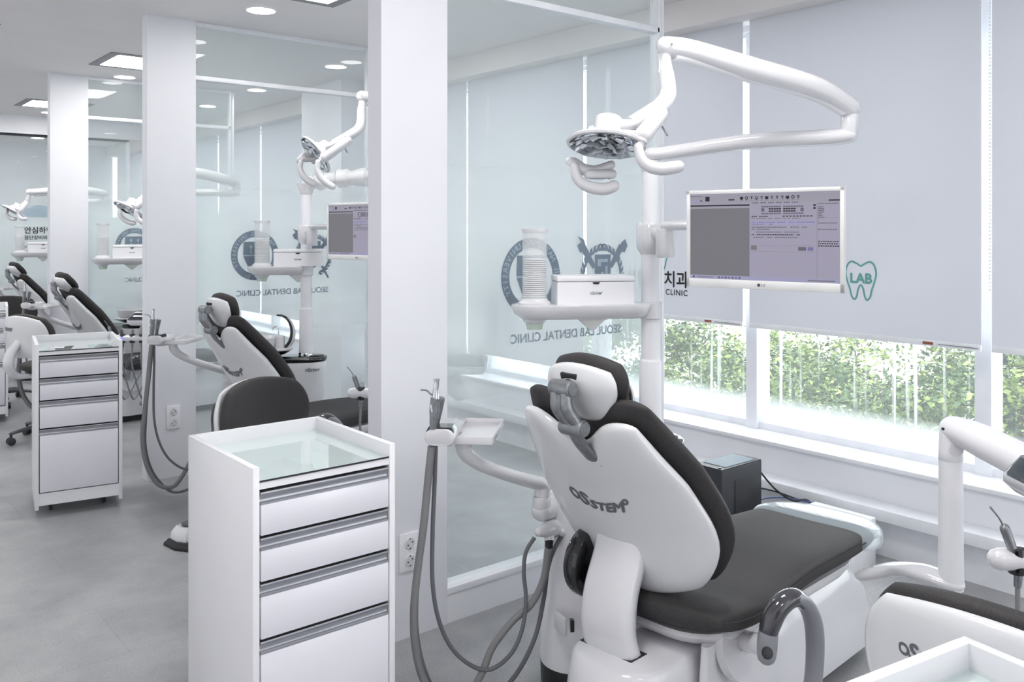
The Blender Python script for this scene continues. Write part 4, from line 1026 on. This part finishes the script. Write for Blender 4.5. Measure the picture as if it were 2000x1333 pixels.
# ------------------------------------------------------------------ operator's delivery arm (post, arm, table)
def make_delivery(label):
    base = at(1857,1112,2.50); base.z = 0
    t = thing('delivery_arm', label, 'delivery arm', base, 0, 'delivery arms beside the chairs'); T = Matrix.Translation(-base); B = lambda: MB(T)
    zb = .455; P0 = Vector((base.x, base.y, zb)); 
    m = B(); m.tube([at(1690,1122,2.72), at(1750,1112,2.66), at(1800,1118,2.56), P0+Vector((0,0,-.012))], [.035,.042,.045,.042], 16, n=5, flat=.5, up=(0,0,1), round_ends=True); m.build('base_arm', M_plast, t, angle=60)
    m = B(); m.lathe([(.033,-.03),(.035,-.015),(.033,.03),(.0315,.33),(.0315,.336),(.0315,.337),(.0322,.338),(.0322,.36),(.030,.415)], c=P0, seg=32); m.build('post', M_plast2, t)
    top = at(1862,838,2.50); m = B(); m.cyl(Vector((P0.x,P0.y,zb+.375))-FW*.034, Vector((P0.x,P0.y,zb+.375))-FW*.033, .02, seg=24); m.build('joint_cap', M_plast, t)
    end = at(2330,1075,1.98)
    m = B(); m.tube([top, top.lerp(end,.15)+Vector((0,0,.006)), top.lerp(end,.5)+Vector((0,0,.004)), end], [.039,.048,.051,.048], 18, n=6, flat=.95, up=(0,0,1), round_ends=True); ua = m.build('upper_arm', M_plast2, t, angle=60)
    m = B(); q = at(1841,838,2.45); m.cyl(q-FW*0.0, q-FW*.004, .004, seg=12); m.build('screw', M_black, ua)
    # table with dark glass control panel
    z = .862; cpt = at(1968,935,1.95) + RT*.10; cpt.z = 0
    def rect(w0, w1, d0, d1, zz, r=.03, n=5):
        out = []
        for cx, cy, a0 in ((w1-r,d1-r,0),(w0+r,d1-r,90),(w0+r,d0+r,180),(w1-r,d0+r,270)):
            for i in range(n+1): an = R(a0+90*i/n); out.append(cpt + RT*(cx+r*math.cos(an)) + FW*(cy+r*math.sin(an)) + Vector((0,0,zz)))
        return out
    m = B(); m.loft([rect(.015,.44,-.07,.2,z-.048), rect(0,.455,-.085,.22,z-.03), rect(0,.455,-.085,.22,z-.012)]); m.build('table_body', M_plast, t, angle=50)
    m = B(); m.loft([rect(.004,.45,-.08,.215,z-.012), rect(.004,.45,-.08,.215,z-.004), rect(.03,.43,-.05,.2,z+.035)]); m.build('control_panel', M_panel, t, angle=50)
    # instrument holder bar
    hb = at(1962,1093,1.92); 
    m = B(); m.tube([hb+RT*(-.012), hb+RT*.36], [.026,.026], 18, flat=.9, up=(0,0,1), round_ends=True); m.build('holder_bar', M_plast, t)
    m = B()
    for i in range(5): q = hb+RT*(.025+.062*i)-FW*.004; m.cyl(q+Vector((0,0,-.03)), q+Vector((0,0,.028)), .019, seg=20, bev=.004)
    m.build('holder_cup', M_black, t)
    m = B(); m.tube([hb+RT*.18+FW*.03, hb+RT*.2+FW*.08+Vector((0,0,.07)), cpt+RT*.2+FW*.07+Vector((0,0,z-.04))], .022, 14, n=4); m.build('holder_neck', M_plast, t)
    for i, (dx, lean, k) in enumerate(((.0,-.028,.07),(.06,-.01,.05),(.12,.0,.05),(.185,.01,.04))):
        q = hb+RT*(.025+.062*i)-FW*.006
        m = B(); tp = q+RT*lean+Vector((0,0,k)); m.tube([q+Vector((0,0,-.055)), q+Vector((0,0,-.01)), tp], [.008,.010,.0105], 12, n=3, round_ends=True); m.build('handpiece', M_cast if i != 1 else M_stoolg, t)
        if i == 0: m = B(); m.tube([tp, tp+RT*(-.012)+Vector((0,0,.022)), tp+RT*(-.028)+Vector((0,0,.042)), tp+RT*(-.032)+Vector((0,0,.046))], .0022, 8, n=2); m.build('air_nozzle', M_cast, t)
        m = B(); lo = q+Vector((0,0,-.06)); m.tube([lo, lo+Vector((0,0,-.12)), lo+FW*.06+RT*.03+Vector((0,0,-.33)), lo+FW*.22+Vector((0,0,-.36)), lo+FW*.36+RT*.03+Vector((0,0,-.22))], .0055, 8, n=8); m.build('hose', M_hose, t)
    m = B(); q = hb+RT*.087-FW*.029; m.cyl(q, q-FW*.002, .008, seg=16); m.build('indicator_ring', M_blue, t)
    return t
da = make_delivery('white jointed delivery arm on a post at the right edge before the window')
d2 = copy_tree(da); d2.location = da.location + Vector((-.13,2.62,0)); d2['label'] = 'delivery arm of the second bay, its handpieces just left of the nearest pier'
d3 = copy_tree(da); d3.location = da.location + Vector((-.42,5.35,0)); d3['label'] = 'delivery arm of the third bay with hanging grey hoses beside the narrow cabinet'

# ------------------------------------------------------------------ operator stools
def make_stool(label, loc, rz):
    t = thing('operator_stool', label, 'stool', loc, rz, 'operator stools with casters')
    def bf(grow=0, off=0):
        def fn(s, t_):
            v = (t_+1)/2; W = lerp_table([(0,.13),(.2,.19),(.5,.222),(.8,.222),(1,.19)], v)+grow; u = s*W
            return Vector((-.235-.03*v+.055*(u/.22)**2+off, u, .585+v*(.285+grow)+grow*.3-.012*(u/.22)**2))
        return fn
    sh = MB().pillow(bf(), .008, .024, 26, 22, 4, .5).build('back_shell', M_shell, t, angle=60)
    MB().pillow(bf(.006,.035), .035, .028, 26, 22, 3.4, .5).build('back_pad', M_dark, t, angle=60)
    def f(x, y):
        u = -(x-.085); zz = .775+y; v = (zz-.585)/.285; w = .222; s_ = max(-1,min(1,u/w)); base = bf()(s_, 2*v-1)
        return Vector((base.x-.0245*(max(0,1-abs(s_)**4)*max(0,1-abs(2*v-1)**4))**.25-.002, u, zz))
    m = MB(); logo_text(m, f, .021); m.build('maker_lettering', M_text, sh)
    m = MB(); m.tube([(-.265,0,.69),(-.315,0,.62),(-.325,0,.54),(-.275,0,.475),(-.16,0,.455)], [.034,.042,.044,.038,.026], 18, n=6, flat=.62, up=(1,0,.3), round_ends=True); m.build('back_bracket', M_plast, t, angle=60)
    def sf(s, t_): return Vector((t_*.19, s*.20*(1-.06*t_), .50+.012*s*s))
    MB().pillow(sf, .030, .035, 24, 24, 3.2, .8).build('seat', M_dark, t, angle=60)
    m = MB(); m.loft([[(r*math.cos(2*PI*k/28), r*math.sin(2*PI*k/28), z) for k in range(28)] for r, z in ((.10,.44),(.16,.455),(.175,.47))]); m.build('seat_pan', M_plast, t)
    m = MB(); m.cyl((0,0,.12), (0,0,.30), .026, seg=24); m.cyl((0,0,.30), (0,0,.45), .015, seg=20); m.build('gas_column', M_stoolg, t)
    m = MB(); m.lathe([(.03,.07),(.045,.08),(.045,.11),(.03,.125)], seg=24)
    for k in range(5):
        a = 2*PI*k/5+.35; d = Vector((math.cos(a), math.sin(a), 0)); m.tube([d*.03+Vector((0,0,.10)), d*.15+Vector((0,0,.098)), d*.27+Vector((0,0,.078))], [.024,.020,.015], 10, n=4, flat=.7, up=(0,0,1), round_ends=True)
    m.build('star_base', M_stoolg, t)
    for k in range(5):
        a = 2*PI*k/5+.35; d = Vector((math.cos(a), math.sin(a), 0)); n = Vector((-d.y, d.x, 0)); cst = MB(); cc = d*.27+Vector((0,0,.027))
        for s in (-1,1): cst.cyl(cc+n*(s*.006), cc+n*(s*.024), .026, seg=20, bev=.005)
        cst.cyl(cc+Vector((0,0,.02)), cc+Vector((0,0,.055)), .008, seg=12); cst.build('caster', M_rubber, t)
    return t
st = make_stool('white-backed stool close by at the lower right, behind the nearest cabinet corner', (1.64,.56,0), 0)
for i, (x, y, a, lab) in enumerate(((1.47,3.02,-66,'stool in the second bay showing its dark padded front above the big cabinet'), (1.41,6.70,24,'white-backed stool at the left edge showing lettering and its curved bracket'), (1.36,8.30,-112,'farthest stool, its dark pad cut by the left picture edge'))):
    c = copy_tree(st); c.location = (x,y,0); c.rotation_euler = (0,0,R(a)); c['label'] = lab

# ------------------------------------------------------------------ drawer cabinets
def make_cabinet(label, loc, rz):
    t = thing('drawer_cabinet', label, 'cabinet', loc, rz, 'white drawer cabinets with glass tops')
    W, D, H = .20, .2225, .87; th = .017
    m = MB()
    m.span((-W,-D,.045), (-W+th,D,H), bev=.001); m.span((W-th,-D,.045), (W,D,H), bev=.001); m.span((-W+th,D-th,.06), (W-th,D,H)); m.span((-W+th,-D+.012,.062), (W-th,D-th,.09))
    m.span((-W+th,-D+.006,.065), (W-th,-D+.02,.125)); m.span((-W+th,-D+.004,.815), (W-th,D-th,.832)); m.build('carcass', M_lam, t)
    MB().span((-W+th+.001,-D+.003,.8325), (W-th-.001,D-th-.001,.8375)).build('glass_top', M_glasst, t)
    MB().span((-W+th+.0005,-D+.0025,.8325), (W-th-.0005,-D+.0029,.8372)).build('glass_edge', M_gasket, t)
    MB().span((-W+th+.001,-D+.03,.12), (W-th-.001,D-th-.002,.812)).build('dark_interior', M_gasket, t)
    zt = [.812,.700,.588,.448,.128]
    for i in range(4):
        z1, z0 = zt[i]-.004, zt[i+1]
        dr = MB().span((-W+th+.004,-D+.0,z0+.003), (W-th-.004,-D+.020,z1-.030), bev=.001).build('drawer', M_front, t)
        m = MB(); P = [(.022,0),(.002,0),(.0,-.003),(.006,-.008),(.010,-.016),(.008,-.023),(.0,-.026),(.0,-.030),(.022,-.030)]
        m.prism(P, lambda y, z: (-W+th+.003, -D+y, z1+z), lambda y, z: (W-th-.003, -D+y, z1+z)); m.build('handle', M_alu, dr, angle=50)
    for sx in (-1,1):
        for sy in (-1,1):
            m = MB(); c = Vector((sx*(W-.075), sy*(D-.14), 0)); m.cyl(c+Vector((-.008,0,.024)), c+Vector((.008,0,.024)), .0235, seg=20, bev=.004); m.cyl(c+Vector((0,.008,.04)), c+Vector((0,.008,.064)), .010, seg=12); m.box(c+Vector((0,.006,.062)), (.036,.036,.004)); m.build('caster', M_rubber, t)
    return t
cb = make_cabinet('large white drawer cabinet in the front, three shallow drawers above a deep one', (1.063,2.257,0), 0)
for x, y, a, lab in ((1.175,5.07,-9,'white drawer cabinet standing askew in the left aisle before the third bay'), (1.10,7.72,-9,'farthest drawer cabinet, only a strip at the left picture edge'), (1.06,.37,-9,'drawer cabinet at the bottom right corner, only its rimmed glass top showing')):
    c = copy_tree(cb); c.location = (x,y,0); c.rotation_euler = (0,0,R(a)); c['label'] = lab

# ------------------------------------------------------------------ things by the window
t = thing('pc_tower', 'small black desktop computer tower on the floor behind the nearest chair', 'computer', (3.295,2.465,0), 0)
MB().span((-.147,-.077,.015), (.147,.077,.388), bev=.004).build('case', M_pc, t)
m = MB(); m.prism([(-.145,-.075),(.145,-.075),(.145,.075),(-.145,.075)], lambda x, y: (x,y,.386), lambda x, y: (x,y,.392)); m.build('top_frame', M_blackm, t)
MB().span((-.100,-.060,.392), (.120,.060,.394)).build('top_vent', M_pctop, t)
MB().box((.03,-.0775,.20), (.17,.006,.26), bev=.0028).build('side_recess', M_blackm, t)
m = MB(); m.cyl((-.125,-.05,.39), (-.125,-.05,.396), .007, seg=16); m.build('power_button', M_black, t)
m = MB()
for sx in (-.11,.11):
    for sy in (-.05,.05): m.cyl((sx,sy,0), (sx,sy,.016), .015, seg=14)
m.build('foot', M_rubber, t)
def cable(name, P, r, mt, lab): tag(MB().tube(catmull(P, 8), r, 8).build(name, mt, None), lab, 'cable', 'cables behind the computer')
cable('power_cable', [(3.442,2.46,.36),(3.475,2.45,.355),(3.50,2.42,.30),(3.52,2.36,.24),(3.56,2.30,.20),(3.63,2.26,.19),(3.66,2.22,.05)], .0045, M_cable, 'upper black cable looping down from the black computer')
cable('video_cable', [(3.442,2.44,.25),(3.48,2.42,.245),(3.53,2.36,.23),(3.58,2.30,.205),(3.63,2.24,.18),(3.66,2.18,.04)], .004, M_cable, 'lower black cable leaving the middle of the computer')
cable('network_cable', [(3.442,2.43,.18),(3.48,2.40,.20),(3.53,2.34,.21),(3.59,2.28,.20),(3.64,2.20,.17),(3.66,2.14,.03)], .0025, M_cableb, 'thin blue network cable under the black ones')
t = thing('cover_box', 'plain white box cover on the floor against the window wall', 'box', (3.50,2.10,0), 0)
MB().span((-.15,-.16,0), (.13,.13,.20), bev=.003).build('box_body', M_white, t)
t = thing('foot_control', 'white and black foot control on the floor left of the big cabinet', 'foot control', (1.45,4.06,0), R(20))
m = MB(); m.loft([[(x*f_,y*f_,z) for x,y in ((-.10,-.08),(.10,-.08),(.12,.0),(.10,.10),(-.10,.10),(-.12,0))] for z, f_ in ((0,1),(.012,1),(.03,.86))]); m.build('base_plate', M_blackm, t)
m = MB(); m.loft([[(x*f_-.01,y*f_+.02,z) for x,y in ((-.075,-.05),(.075,-.05),(.085,.0),(.07,.06),(-.07,.06),(-.085,0))] for z, f_ in ((.028,1),(.06,.95),(.085,.72))]); m.build('housing', M_plast, t, angle=50)
m = MB(); m.lathe([(.045,.084),(.045,.092),(.0,.096)], c=(-.01,.02,0), seg=24); m.build('pedal_disc', M_black, t)
